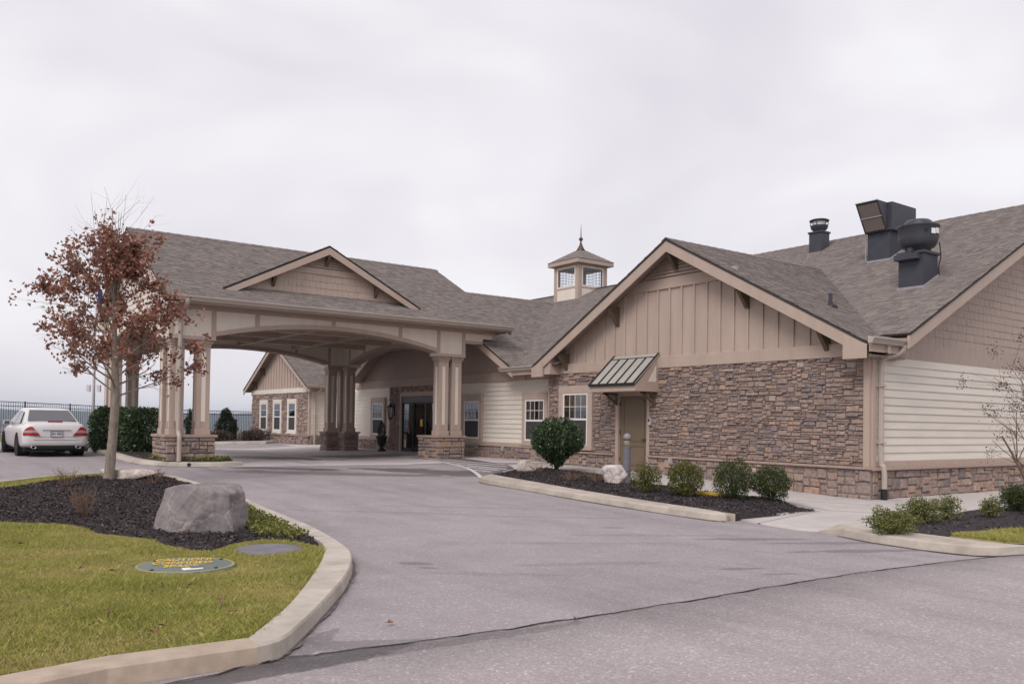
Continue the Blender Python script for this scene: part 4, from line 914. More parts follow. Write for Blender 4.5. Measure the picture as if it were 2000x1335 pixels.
for k in range(4):
    ca, sa = round(math.cos(k*math.pi/2)), round(math.sin(k*math.pi/2)); rows = 7
    for i in range(rows):
        t0, t1 = i/rows, (i+1.05)/rows; h0, h1 = hb*(1-t0), max(hb*(1-t1), 0.01); n = max(1, int(h0*2/.22))
        for j in range(n):
            q = []
            for (hh, tt_, jj) in ((h0, t0, j), (h0, t0, j+1), (h1, t1, j+1), (h1, t1, j)):
                u = -hh+2*hh*jj/n; lx, ly = hh, u; q.append((ccx+ca*lx-sa*ly, ccy+sa*lx+ca*ly, za_+(zp-za_)*tt_+(.008 if tt_ == t0 else 0)))
            V += q; A.append(.2+.45*r.random())
npmesh('shingles', np.array(V), np.arange(len(V)).reshape(-1, 4), SHING, cup, rnd=np.array(A), kind='stuff')
COPP = mat('aged_copper', (.10, .07, .062), .5, .2, 6, .05, metal=.3)
MB().lathe((ccx, ccy, zp-.12), [(.21, 0), (.15, .10), (.08, .24), (.045, .36), (.035, .42), (.03, .44), (.075, .47), (.095, .52), (.075, .57), (.03, .60), (.022, .7), (.012, 1.0), (.002, 1.22)], 14).build('finial', COPP, cup, smooth=True)
# ================================================================== PORTICO (drive-through canopy in front of the entrance)
T = thing('entrance_portico', 'drive-through entrance portico on clustered columns with arched cream beams and shingle roof', 'portico', (10.7, 28.55, .25))
PX0, PX1, PY0, PY1 = 5.93, 15.5, 24.0, 33.15; ZB, ZT = 3.71, 4.63
def pier(rects, faces_seed):
    """stone plinth (L or block) with cast cap; each side laid with single stones"""
    base = MB()
    for (a, b, c_, d) in rects: base.box(a+.03, b-.03, c_+.03, d-.03, .0, 1.0)
    pl = base.build('stone_plinth', MORTAR, T)
    r = np.random.default_rng(faces_seed)
    for (a, b, c_, d) in rects:
        for face, c, u0, u1 in (('y', c_+.03, a, b), ('x', a+.03, c_, d)):
            for (u, z, w_, h_) in pack(u0, u1, .12, 1.0, (.115, .11), [(2, 1), (3, 2), (4, 2), (2, 2), (5, 1), (3, 1), (4, 1), (5, 2)], (), r):
                o = bpy.data.objects.new('stone', USM[int(r.integers(10))]); link(o, pl); o.location = W(face, c, u, 0, z); o.rotation_euler = (0, 0, rotz_for(face)); o.scale = (w_-.012, .06*r.uniform(.6, 1.1), h_-.012)
    cap = MB()
    for (a, b, c_, d) in rects: cap.box(a-.05, b+.05, c_-.05, d+.05, 1.0, 1.075)
    cap.build('plinth_cap', CAPST, pl, bevel=.012)
def column(x0, y0, s=.35):
    x0 += .03; y0 += .03; x1, y1 = x0+s, y0+s; mb = MB()
    mb.box(x0, x1, y0, y1, 1.06, ZB-.10); sh = mb.build('column', TAN, T, bevel=.008)
    for (e, p, q) in ((.035, 1.072, 1.24), (.025, ZB-.17, ZB-.10), (.06, ZB-.10, ZB-.003)): MB().box(x0-e, x1+e, y0-e, y1+e, p, q).build('column_collar', TAN, sh, bevel=.008)
    i = .115
    for (a, b, c_, d) in ((x0+i, x1-i, y0-.006, y0+.02), (x0-.006, x0+.02, y0+i, y1-i), (x1-.02, x1+.006, y0+i, y1-i)):
        MB().box(a, b, c_, d, 1.44, ZB-.34).build('inset_panel', PANEL, sh)
        # thin rails standing proud either side of the inset
    for (a, b, c_, d) in ((x0, x0+i-.004, y0-.014, y0+.01), (x1-i+.004, x1, y0-.014, y0+.01)): MB().box(a, b, c_, d, 1.25, ZB-.18).build('column_stile', TAN, sh)
    for (c_, d) in ((y0, y0+i-.004), (y1-i+.004, y1)): MB().box(x0-.014, x0+.01, c_, d, 1.25, ZB-.18).build('column_stile', TAN, sh)
pier([(5.92, 7.25, 24.0, 24.62), (5.92, 6.55, 24.62, 25.4)], 1); pier([(14.46, 15.52, 24.0, 25.25)], 2)
pier([(14.32, 15.45, 32.6, 33.2), (14.83, 15.45, 31.9, 32.6)], 3); pier([(5.92, 7.25, 32.6, 33.2), (5.92, 6.55, 31.9, 32.6)], 4)
for (x, y) in ((6.02, 24.1), (6.72, 24.1), (6.02, 24.9), (14.54, 24.1), (15.05, 24.1), (15.05, 24.75), (14.42, 32.7), (14.98, 32.7), (14.93, 32.0), (6.02, 32.7), (6.72, 32.7), (6.02, 32.0)): column(x, y)
def beam(face, c, u0, u1, ua, ub, thick, battens_, ext=None, both=False):
    """panelled beam: cream board with arched soffit between ua and ub, tan rails, arch trim and battens. Faces -x/-y at c"""
    um = (ua+ub)/2; zc, zs = 4.27, 3.84
    arc = lambda u: zc-(zc-zs)*((u-um)/((ub-ua)/2))**2
    us = np.linspace(ua, ub, 25); ax = (thick, 0, 0) if face == 'x' else (0, thick, 0)
    pts = [(u0, ZB)]+[(ua, ZB)]+[(u, arc(u)) for u in us]+[(ub, ZB), (u1, ZB), (u1, ZT), (u0, ZT)]
    mb = MB()                                   # as strips so that the board has no concave face
    for (a, b, za, zb_) in [(u0, ua, ZB, ZB)]+[(us[i], us[i+1], arc(us[i]), arc(us[i+1])) for i in range(24)]+[(ub, u1, ZB, ZB)]:
        mb.prism([W(face, c, a, 0, za), W(face, c, b, 0, zb_), W(face, c, b, 0, ZT), W(face, c, a, 0, ZT)], ax)
    bmn = mb.build('beam', PANEL, T)
    sides = [(0, .025)]+([(-thick-.025, -thick)] if both else [])
    for (d0, d1) in sides:
        tr = MB()
        for i in range(24):
            a, b = us[i], us[i+1]; tr.prism([W(face, c, a, d1, arc(a)-.012), W(face, c, b, d1, arc(b)-.012), W(face, c, b, d1, arc(b)+.115), W(face, c, a, d1, arc(a)+.115)], tuple(np.array(ax)/thick*(d1-d0)))
        tr.build('arch_trim', TAN, bmn)
        g = MB()
        for (a, b) in ((u0, ua), (ub, u1)): wb(g, face, c, a, b, d0, d1+.002, ZB-.012, ZB+.085)
        wb(g, face, c, u0, u1, d0, d1+.002, ZT-.10, ZT); g.build('beam_rail', TAN, bmn)
        for u in battens_:
            zb_ = ZB+.085 if (u < ua or u > ub) else arc(u)+.115
            g = MB(); wb(g, face, c, u-.06, u+.06, d0, d1, zb_, ZT-.10); g.build('beam_batten', TAN, bmn)
        for (u, s_) in ((ua, -1), (ub, 1)):
            g = MB(); wb(g, face, c, min(u, u+s_*.12), max(u, u+s_*.12), d0, d1+.001, ZB+.085, ZT-.10); g.build('beam_batten', TAN, bmn)
    sf = MB()
    for i in range(24):
        a, b = us[i], us[i+1]; sf.prism([W(face, c, a, -.01, arc(a)-.004), W(face, c, b, -.01, arc(b)-.004), W(face, c, b, -.01, arc(b)-.02), W(face, c, a, -.01, arc(a)-.02)], tuple(np.array(ax)/thick*(thick-.02)))
    sf.build('arch_soffit', SOFFIT, bmn)
    return bmn
b1 = beam('y', PY0, PX0, PX1, 7.2, 14.38, .46, (8.37, 10.72, 13.02, 15.42, 6.0))
g = MB(); g.prism([(PX1, PY0+.01, ZT), (PX1, PY0+.01, 4.22), (16.2, PY0+.01, 4.22), (16.2, PY0+.01, 4.38), (16.68, PY0+.01, 4.38), (16.68, PY0+.01, ZT)], (0, .4, 0)); g.build('beam_end', PANEL, b1)
g = MB(); g.box(PX1, 16.2, PY0-.02, PY0+.01, 4.19, 4.28); g.box(16.6, 16.7, PY0-.018, PY0+.01, 4.36, ZT-.1); g.box(PX1, 16.7, PY0-.02, PY0+.01, ZT-.10, ZT); g.build('beam_rail', TAN, b1)
beam('y', PY1-.46, PX0, PX1, 7.2, 14.38, .46, (8.37, 10.72, 13.02, 15.42))
beam('x', PX1-.46, PY0+.46, PY1-.46, 25.2, 31.95, .46, (26.4, 28.55, 30.7))
beam('x', PX0, PY0+.46, PY1-.46, 25.45, 31.85, .46, (26.4, 28.55, 30.7))
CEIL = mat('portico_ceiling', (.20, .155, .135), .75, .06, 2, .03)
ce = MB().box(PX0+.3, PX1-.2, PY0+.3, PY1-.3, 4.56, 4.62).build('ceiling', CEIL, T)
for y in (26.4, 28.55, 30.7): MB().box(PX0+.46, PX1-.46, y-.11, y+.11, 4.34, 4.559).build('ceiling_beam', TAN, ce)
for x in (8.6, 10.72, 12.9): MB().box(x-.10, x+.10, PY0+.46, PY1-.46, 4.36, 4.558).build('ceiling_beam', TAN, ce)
# roof
RE, RZ0, RC, RZ1 = 23.4, 4.81, 28.55, 7.47; RH = RC-RE; sr = (RZ1-RZ0)/RH
gable_roof(T, 'x', RC, RH, RZ0, RZ1, 5.72, 17.0, fascia=(True, True), seedv=61, fh=.24)
soffit(T, 'x', RC, RH, RZ0, RZ1, 5.76, 6.1)
topp = lambda y: RZ1-.14-abs(y-RC)*sr
lap(T, 'x', 6.05, 0, 0, 4.63, 7.1, .165, m=CREAM, name='gable_siding', widthf=lambda z: (RC-(RZ1-.14-z)/sr, RC+(RZ1-.14-z)/sr))
tri_back('x', 16.9, [(RE+.3, 4.6), (2*RC-RE-.3, 4.6), (RC, topp(RC))]).build('end_gable', TAND, T)
MB().box(5.95, 16.95, RE+.02, PY0+.02, ZT+.002, ZT+.03).build('eave_soffit', SOFFIT, T); MB().box(5.95, 16.95, PY1-.02, 2*RC-RE-.02, ZT+.002, ZT+.03).build('eave_soffit', SOFFIT, T)
MB().box(5.74, 16.98, RE+.0, RE+.045, ZT+.0, RZ0-.06).build('fascia_board', TAN, T)
gutter(T, (5.74, RE-.002, RZ0-.135), (17.0, RE-.002, RZ0-.135), (0, -1, 0), .14, .13)
for sg in (-1, 1):
    y = RC+sg*RH; g = MB(); g.prism([(5.74, y, RZ0-.04), (5.74, y, ZT-.02), (5.74, y-sg*.95, ZT-.02), (5.74, y-sg*.95, RZ0+.06)], (.35, 0, 0)); g.build('eave_return', PANEL, T)
downspout(T, [(6.24, 23.33, 4.72), (6.24, 23.36, 4.6), (6.24, 23.6, 4.5), (6.24, 23.95, 4.3), (6.24, 23.97, 4.0), (6.24, 23.99, 3.5), (6.24, 23.99, 1.3), (6.24, 23.97, 1.15), (6.24, 23.87, 1.02), (6.24, 23.86, .8), (6.24, 23.86, .36)], r=.06)
# small cross gable on the roof slope
DX, DZ1, DH, DZ0, DY = 10.6, 6.84, 3.2, 5.22, 24.42; sd_ = (DZ1-DZ0)/DH
topd = lambda x: DZ1-.12-abs(x-DX)*sd_
Ld = math.hypot(DH, DZ1-DZ0)
for sg in (-1, 1):
    roof_plane(T, 'roof_slope', (DX+sg*DH, DY-.32, DZ0), (0, 1, 0), (-sg*DH, 0, DZ1-DZ0), 3.2, Ld, seedv=70+sg)
    pts = [(DX+sg*DH, DZ0-.03), (DX, DZ1-.03), (DX, DZ1-.27), (DX+sg*(DH-.35), DZ0-.06)]
    MB().prism([(x, DY-.32, z) for x, z in pts], (0, .045, 0)).build('rake_board', TAN, T)
    MB().prism([(x, DY-.27, z-.1) for x, z in ((DX+sg*DH*.93, DZ0+.1), (DX, DZ1), (DX, DZ1-.03), (DX+sg*DH*.93, DZ0+.07))], (0, .27, 0)).build('soffit', SOFFIT, T)
VD = 6.18
dw = shakes(T, 'y', DY, 7.7, 13.5, 5.16, lambda x: min(topd(x), VD-.2), .205, TAND, nobj=150, seedv=16, name='dormer_wall', wr=(.12, .27), back=tri_back('y', DY, [(7.5, 5.1), (13.7, 5.1), (13.7, topd(13.7)), (DX, topd(DX)), (7.5, topd(7.5))]))
g = MB(); hw = (topd(0*DX+DX)-VD)/sd_; wb(g, 'y', DY, DX-hw-.35, DX+hw+.35, 0, .04, VD-.2, VD-.02); g.build('gable_band', TAND, T)
for i in range(6):
    z = VD+i*.075; hw = (topd(DX)-z-.08)/sd_
    if hw > .05:
        g = MB(); g.prism([W('y', DY, DX-hw, .02, z+.06), W('y', DY, DX-hw, .06, z+.01), W('y', DY, DX-hw, .07, z+.015), W('y', DY, DX-hw, .03, z+.07)], (2*hw, 0, 0)); g.build('louvre_slat', TAND, T)
for x, z in ((DX+.02, 6.62), (8.95, 5.86), (12.3, 5.84)): bracket(T, 'y', DY, x, z, .3, .36, .09)
# ================================================================== ROOF EQUIPMENT
DG = mat('charcoal_duct_paint', (.052, .053, .068), .5, .12, 4, .03, spec=.35); DG2 = mat('charcoal_fan_paint', (.058, .06, .07), .4, .12, 6, .02)
GAL = mat('filter_mesh', (.22, .185, .165), .7, .25, 30, .4, 90); LBL = mat('white_label', (.78, .78, .78), .5, .05, 8, 0); FLASH = mat('roof_flashing', (.32, .30, .33), .5, .1, 6, 0)
zr1 = lambda x: ZEM+(x-XE)*sm_
def fan_bowl(c, z, R, h, root, k=1.):
    MB().lathe((*c, z), [(R*.62, 0), (R*.62, h*.16), (R*.8, h*.2), (R*.93, h*.36), (R*.98, h*.55), (R, h*.92), (R*1.05, h*.95), (R*1.05, h), (R*.94, h), (R*.9, h*.8), (R*.5, h*.75)], 28).build('fan_bowl', DG2, root, smooth=True)
# big fan
V1 = thing('exhaust_fan', 'large dark upblast exhaust fan, nearest unit on the right roof slope', 'exhaust fan', (20.4, 11.0, zr1(20.4)))
x0, x1, y0, y1 = 20.06, 20.72, 10.68, 11.32; zt = 5.82
MB().prism([(x0, y0, zr1(x0)-.1), (x1, y0, zr1(x1)-.1), (x1, y0, zt), (x0, y0, zt)], (0, y1-y0, 0)).build('curb_box', DG, V1)
MB().box(x0-.04, x1+.04, y0-.04, y1+.04, zt-.02, zt+.05).build('curb_cap', DG, V1, bevel=.01)
MB().prism([(x0-.03, y0-.03, zr1(x0-.03)+.0), (x1+.03, y0-.03, zr1(x1+.03)), (x1+.03, y0-.03, zr1(x1+.03)+.05), (x0-.03, y0-.03, zr1(x0-.03)+.05)], (0, y1-y0+.06, 0)).build('flashing', FLASH, V1)
c = ((x0+x1)/2, (y0+y1)/2); fan_bowl(c, zt+.05, .47, .66, V1)
MB().lathe((*c, zt+.66), [(.34, 0), (.34, .10), (.31, .16), (.26, .20), (.05, .22)], 24).build('motor_dome', DG2, V1, smooth=True)
MB().box(x0-.2, x0-.0, y0+.08, y1+.02, zt-.17, zt-.03).build('grease_tray', DG, V1, bevel=.01); MB().box(x0-.12, x0-.02, y0+.25, y0+.35, zt-.05, zt+.12).build('grease_spout', DG, V1)
th = -2.0
for k, (dth, z, w_) in enumerate(((0, .46, .12), (.3, .48, .14))):
    t_ = th+dth; R = .478; p = np.array([c[0]+R*math.cos(t_), c[1]+R*math.sin(t_)]); q = np.array([c[0]+R*math.cos(t_+.26), c[1]+R*math.sin(t_+.26)])
    MB().prism([(*p, zt+.05+z-.06), (*q, zt+.05+z-.06), (*q, zt+.05+z+.07), (*p, zt+.05+z+.07)], (.01*math.cos(t_), .01*math.sin(t_), 0)).build('label_plate', LBL, V1)
MB().tube(catmull([(c[0]+.25, c[1]-.40, zt+.3), (c[0]+.28, c[1]-.42, zt-.05), (c[0]+.30, c[1]-.36, zt-.3), (x1+.04, y0-.02, zt-.62)], 4), .014, 6).build('cable', BLACKM, V1)
MB().tube([(c[0]+.47*math.cos(-2.25), c[1]+.47*math.sin(-2.25), zt+.55), (c[0]+.485*math.cos(-2.25), c[1]+.485*math.sin(-2.25), zt+.55)], .045, 12).build('port', BLACKM, V1)
# intake unit with slanted filter hood
V2 = thing('air_intake_unit', 'dark rooftop air intake box with a slanted filter hood, middle of the roof units', 'air unit', (23.1, 13.5, zr1(23.1)))
x0, x1, y0, y1 = 22.82, 23.5, 13.14, 13.82; zm, zt = 7.18, 7.98
MB().prism([(x0, y0, zr1(x0)-.1), (x1, y0, zr1(x1)-.1), (x1, y0, zm), (x0, y0, zm)], (0, y1-y0, 0)).build('curb_box', DG, V2)
MB().prism([(x0-.03, y0-.03, zr1(x0-.03)), (x1+.03, y0-.03, zr1(x1+.03)), (x1+.03, y0-.03, zr1(x1+.03)+.05), (x0-.03, y0-.03, zr1(x0-.03)+.05)], (0, y1-y0+.06, 0)).build('flashing', FLASH, V2)
MB().box(x0-.06, x1+.55, y0-.10, y1+.06, zm, zt).build('housing', DG, V2, bevel=.012)
hp = [(x0-.055, zm-.01), (x0-.12, zm-.01), (x0-.62, zt-.02), (x0-.055, zt-.02)]
MB().prism([(x, y0+.02, z) for x, z in hp], (0, y1-y0-.0, 0)).build('filter_hood', DG, V2)
d = np.array([x0-.62-(x0-.12), 0, zt-.02-(zm-.01)]); d /= np.linalg.norm(d); nn = np.array([-d[2], 0, d[0]]); p0 = np.array([x0-.12, 0, zm-.01])
for (a, b) in ((.05, .42), (.47, .86)):
    q = [p0+d*a+nn*.006, p0+d*b+nn*.006]; MB().prism([(q[0][0], y0+.06, q[0][2]), (q[1][0], y0+.06, q[1][2]), (q[1][0], y1-.04, q[1][2]), (q[0][0], y1-.04, q[0][2])], tuple(nn*.012)).build('filter_screen', GAL, V2)
q = p0+d*.445; MB().bar((q[0]-.012, y0+.04, q[2]), (q[0]-.012, y1-.02, q[2]), .03, .03).build('filter_rail', FLASH, V2)
q = p0+d*.93; MB().bar((q[0]-.005, y0+.01, q[2]+.01), (q[0]-.005, y1+.03, q[2]+.01), .06, .03).build('hood_lip', LBL, V2)
MB().tube([(x0-.05, y1+.03, zm-.02), (x0-.05, y1+.03, zr1(x0)+.02)], .016, 6).build('conduit', FLASH, V2)
# small fan near the ridge
V3 = thing('exhaust_fan', 'small dark exhaust fan on a square curb near the ridge, farthest roof unit', 'exhaust fan', (25.3, 17.0, zr1(25.3)))
x0, x1, y0, y1 = 25.05, 25.5, 16.85, 17.33; zt = 8.12
MB().prism([(x0, y0, zr1(x0)-.1), (x1, y0, zr1(x1)-.1), (x1, y0, zt), (x0, y0, zt)], (0, y1-y0, 0)).build('curb_box', DG, V3)
MB().box(x0-.035, x1+.035, y0-.035, y1+.035, zt-.02, zt+.04).build('curb_cap', DG, V3, bevel=.008)
c = ((x0+x1)/2, (y0+y1)/2); MB().lathe((*c, zt+.04), [(.2, 0), (.2, .05), (.26, .1), (.29, .2), (.29, .22), (.2, .22)], 24).build('fan_bowl', DG2, V3, smooth=True)
MB().lathe((*c, zt+.24), [(.27, 0), (.27, .02), (.25, .02)], 24).build('fan_rim', DG2, V3); MB().lathe((*c, zt+.40), [(.31, 0), (.33, .03), (.28, .06), (.05, .07)], 24).build('fan_lid', DG2, V3, smooth=True)
for k in range(6): t_ = k*1.05+.3; MB().tube([(c[0]+.28*math.cos(t_), c[1]+.28*math.sin(t_), zt+.2), (c[0]+.3*math.cos(t_), c[1]+.3*math.sin(t_), zt+.42)], .014, 5).build('lid_post', DG2, V3)
MB().lathe((*c, zt+.25), [(.22, 0), (.22, .15), (.1, .155)], 20).build('fan_motor', LBL, V3)
# plumbing vent on the gable slope
d = ray(1622, 597); pz = ZE-sl_*(YA-HW); t_ = (pz-CAM_H)/(d[2]-sl_*d[1]); vp = np.array([t_*d[0], t_*d[1], CAM_H+t_*d[2]])
V4 = thing('vent_pipe', 'short black plumbing vent pipe on the shingled gable slope', 'vent pipe', tuple(vp))
MB().tube([vp-[0, 0, .1], vp+[0, 0, .30]], .045, 12).build('pipe', DG, V4); MB().lathe(tuple(vp-[0, 0, .08]), [(.18, 0), (.15, .08), (.07, .14), (.05, .17)], 16).build('boot', BLACKM, V4)
# ================================================================== WALL FITTINGS AND THINGS BY THE DOORS
def lantern(y):
    r0 = thing('wall_lantern', 'black lantern with glass sides on the stone beside the glass entrance', 'wall lamp', (XW-.1, y, 1.75)); x = XW-.26
    MB().box(XW-.12, XW-.08, y-.08, y+.08, 1.75, 2.2).build('back_plate', BLACKM, r0); MB().tube([(XW-.1, y, 2.22), (x, y, 2.3), (x, y, 2.2)], .016, 6).build('arm', BLACKM, r0)
    MB().lathe((x, y, 2.12), [(.15, 0), (.13, .03), (.04, .10), (.02, .14)], 6).build('lamp_roof', BLACKM, r0)
    g = MB()
    for k in range(6): t_ = k*math.pi/3; g.tube([(x+.12*math.cos(t_), y+.12*math.sin(t_), 2.13), (x+.085*math.cos(t_), y+.085*math.sin(t_), 1.68)], .012, 5)
    g.lathe((x, y, 1.62), [(.02, -.08), (.05, 0), (.095, .05), (.095, .07)], 6); g.build('lamp_frame', BLACKM, r0)
    MB().lathe((x, y, 1.69), [(.075, 0), (.108, .43)], 6).build('lamp_glass', glass_mat('lamp_glass', (.75, .72, .66), .06), r0)
lantern(31.45)
kp = thing('keypad', 'small grey keypad box on the frame right of the brown door', 'keypad', (X-.1, 16.38, 1.55))
g = MB(); wb(g, 'x', X, 16.34, 16.44, .05, .12, 1.52, 1.72); g.build('keypad_case', mat('grey_plastic', (.42, .42, .44), .5, .05, 4, 0), kp, bevel=.01)
g = MB(); wb(g, 'x', X, 16.36, 16.42, .12, .123, 1.62, 1.69); g.build('keypad_screen', BLACKM, kp)
for y, xx, z, lb in ((15.55, X-.12, .50, 'grey outlet cover on the stone base right of the brown door'), (23.55, XW-.1, .55, 'grey outlet cover on the low stone base beside the round shrub')):
    o = thing('outlet_box', lb, 'outlet', (xx, y, z)); MB().box(xx-.05, xx+.04, y-.06, y+.06, z, z+.17).build('cover', mat('grey_cover', (.36, .34, .34), .5, .05, 4, 0), o, bevel=.01); MB().box(xx-.075, xx-.045, y-.045, y+.045, z+.03, z+.14).build('lid', mat('grey_cover', (.4,)*3), o, bevel=.008)
bp_ = P(1224, 938, .15); BO = thing('bollard_light', 'grey bollard light with domed cap standing before the brown door', 'bollard', (*bp_, Gf(*bp_)+.1)); bz = Gf(*bp_)+.1
BG = mat('grey_bollard_paint', (.16, .155, .175), .5, .1, 4, .02)
MB().lathe((*bp_, bz), [(.088, 0), (.088, .80), (.092, .80), (.092, .83), (.08, .83)], 24).build('post', BG, BO, smooth=False)
MB().lathe((*bp_, bz+.83), [(.075, 0), (.075, .17)], 24).build('lens', mat('amber_lens', (.42, .36, .24), .3, .1, 6, 0), BO, smooth=True)
MB().lathe((*bp_, bz+.99), [(.094, 0), (.094, .05), (.085, .09), (.06, .125), (.025, .143), (.003, .146)], 24).build('dome_cap', mat('bollard_cap', (.23, .22, .23), .5, .08, 4, 0), BO, smooth=True)
for z in (.87, .92, .965): MB().lathe((*bp_, bz+z), [(.07, 0), (.09, .006), (.07, .012)], 24).build('louvre_ring', BG, BO)
# ================================================================== PLANTS
def leaf_mat(name, pal, trans=.25, rough=.5, spec=.35): return mat(name, (.1, .1, .05), rough, .12, 9, 0, rnd='attr', pal=pal, trans=trans, spec=spec)
LAUREL = leaf_mat('laurel_leaf', [(0, (.022, .04, .018)), (.4, (.05, .085, .035)), (.75, (.095, .14, .06)), (1, (.17, .21, .11))], .15, .32, .5)
BOX_D = leaf_mat('box_leaf_dark', [(0, (.026, .042, .014)), (.5, (.062, .09, .026)), (.85, (.125, .15, .038)), (1, (.24, .225, .05))])
BOX_Y = leaf_mat('box_leaf_yellow', [(0, (.03, .046, .014)), (.4, (.095, .115, .028)), (.75, (.22, .21, .042)), (1, (.36, .29, .05))])
SPARSE = leaf_mat('sparse_leaf', [(0, (.06, .075, .03)), (.45, (.175, .195, .062)), (.8, (.30, .285, .10)), (1, (.38, .28, .16))])
OAKL = leaf_mat('dry_oak_leaf', [(0, (.17, .075, .056)), (.4, (.31, .15, .106)), (.75, (.43, .215, .155)), (1, (.57, .33, .25))], .3, .7, .2)
CONIF = leaf_mat('conifer_leaf', [(0, (.012, .02, .012)), (.6, (.03, .045, .022)), (1, (.05, .065, .03))], .1)
SEDUM = leaf_mat('sedum_leaf', [(0, (.07, .08, .025)), (.4, (.19, .205, .05)), (.8, (.31, .30, .085)), (1, (.40, .35, .15))])
BROWNL = leaf_mat('dormant_leaf', [(0, (.05, .035, .03)), (.6, (.11, .075, .06)), (1, (.17, .13, .09))])
BARK = mat('pale_bark', (.27, .225, .185), .9, .32, 16, .9, 45, stretch=(1, 1, .35), dirt=.3)
TWIG = mat('twig_bark', (.10, .072, .06), .9, .2, 20, .2); TWIGR = mat('dry_twig', (.19, .12, .085), .9, .25, 20, 0); DSTEM = mat('dark_stem', (.05, .038, .03), .9, .2, 20, .3)
def leaves(name, C, size, m, parent, r, out=None, flat=.0, asp=.5, dark=None):
    """folded leaf quads at the points C; out = outward direction the leaves lean towards"""
    n = len(C); d = r.normal(0, 1, (n, 3)); d /= np.linalg.norm(d, axis=1)[:, None]
    if out is not None: d = d*.8+out*.7; d /= np.linalg.norm(d, axis=1)[:, None]
    q = r.normal(0, 1, (n, 3))
    s = np.cross(d, q); s /= np.linalg.norm(s, axis=1)[:, None]+1e-9; k = np.cross(s, d)
    L_ = (size*r.uniform(.65, 1.3, n))[:, None]; w_ = L_*asp
    mid = C+d*L_*.5+k*L_*.08
    V = np.stack([C, mid+s*w_*.5+k*w_*.25, C+d*L_, mid-s*w_*.5+k*w_*.25], 1).reshape(-1, 3)
    rn = np.clip(r.normal(.45, .24, n)+(0 if dark is None else dark), 0, 1)
    return npmesh(name, V, np.arange(4*n).reshape(-1, 4), m, parent, rnd=rn)
def blob_points(n, r, R, fill=.35, lump=.12, boxy=2., seedk=0.):
    """points in a lumpy superellipsoid, most of them near its surface"""
    d = r.normal(0, 1, (n, 3)); d /= np.linalg.norm(d, axis=1)[:, None]
    sup = (np.abs(d)**boxy).sum(1)**(-1/boxy)
    lum = 1+lump*(np.sin(d[:,0]*5+seedk)*np.sin(d[:,1]*6+seedk*2)+.8*np.sin(d[:,2]*7+seedk*3+d[:,0]*4))+r.normal(0, lump*.25, n)
    rad = (1-fill*r.random(n)**1.6)*sup*lum
    return d*rad[:, None]*np.array(R), d
def shrub(label, pos, R, n, leaf, m, seedv, name='shrub', boxy=2., group=None, shape=None, base=0., fill=.45, lump=.12, asp=.5, cat='shrub'):
    r = np.random.default_rng(seedv); root = thing(name, label, cat, pos, group, world=False)
    C, d = blob_points(n, r, R, fill, lump, boxy, seedv*1.7); C[:,2] += R[2]+base
    if shape: C = shape(C)
    C[:,2] = np.maximum(C[:,2], .01)
    leaves('foliage', C, leaf, m, root, r, out=d, asp=asp, dark=np.clip(d[:,2]*.0, -.2, .2))
    st = MB()
    for k in range(7):
        a = r.uniform(0, 6.28); t_ = np.array([math.cos(a)*R[0]*.6*r.uniform(.4, 1), math.sin(a)*R[1]*.6*r.uniform(.4, 1), base+R[2]*r.uniform(.9, 1.5)])
        st.tube([(0.03*math.cos(a), .03*math.sin(a), -.04), t_*[.4, .4, .5], t_], [.02, .015, .006], 5)
    st.build('stems', DSTEM, root); return root
def gpos(px, py, off): q = P(px, py, off); return (q[0], q[1], Gf(*q)+off)
def tear(C): k = .42+.58*S(C[:,2]/.75); C[:,0] *= k; C[:,1] *= k; return C
shrub('large round glossy evergreen shrub in front of the windows', gpos(1087, 914, .13), (.72, .72, .60), 9000, .075, LAUREL, 31, shape=tear, fill=.5, lump=.09, base=.12)
for i, (px, py, rx, rz, mm, lb) in enumerate(((1263, 960, .31, .29, BOX_Y, 'loose small green and yellow shrub beside the white rock'), (1338, 966, .34, .33, BOX_Y, 'round yellow-tinged clipped shrub, second of four along the bed'), (1432, 973, .40, .37, BOX_D, 'darkest and biggest of the four round clipped shrubs'), (1506, 975, .37, .32, BOX_D, 'round clipped shrub nearest the tip of the mulch bed'))):
    shrub(lb, gpos(px, py, .11), (rx, rx, rz), 6500 if i else 3600, .033, mm, 40+i, group='round shrubs in the front bed', fill=.5 if i else .75, lump=.12 if i else .2)
for i, (px, py, rx, rz, mm, n, lb) in enumerate(((1742, 1042, .36, .165, SPARSE, 4200, 'low spreading olive shrub nearest the right kerb'), (1800, 1020, .32, .18, SPARSE, 3200, 'loose upright green shrub behind the low olive one'), (1850, 1014, .22, .18, SPARSE, 1500, 'thin leafy shrub with bare twigs left of the open mulch'), (1935, 1008, .20, .15, SPARSE, 1200, 'small pale sparse shrub at the right mulch bed'), (1985, 998, .32, .23, BOX_D, 4200, 'dense dark green shrub at the right edge below the bare tree'))):
    shrub(lb, gpos(px, py, .11), (rx, rx*.8, rz), n, .034, mm, 50+i, group='shrubs by the right kerb', fill=.75, lump=.25)
HP = []
def on_y(px, y):     # a spot on the bed at depth y in the direction of a pixel column
    d = ray(px, 840); x = d[0]*y/d[1]; return (x, y, Gf(x, y)+.10)
for i, (px, yy, R, lb) in enumerate(((283, 29.6, (.70, .6, .70), 'clipped laurel block nearest the left portico pier'), (246, 30.4, (.45, .5, .69), 'clipped laurel block half hidden behind the tree trunk'), (208, 31.2, (.46, .5, .69), 'clipped laurel block at the left end beside the white pole'))):
    shrub(lb, on_y(px, yy), R, 5200, .10, LAUREL, 60+i, name='hedge_shrub', boxy=4.5, group='clipped laurels by the portico', fill=.4, lump=.05, cat='shrub')
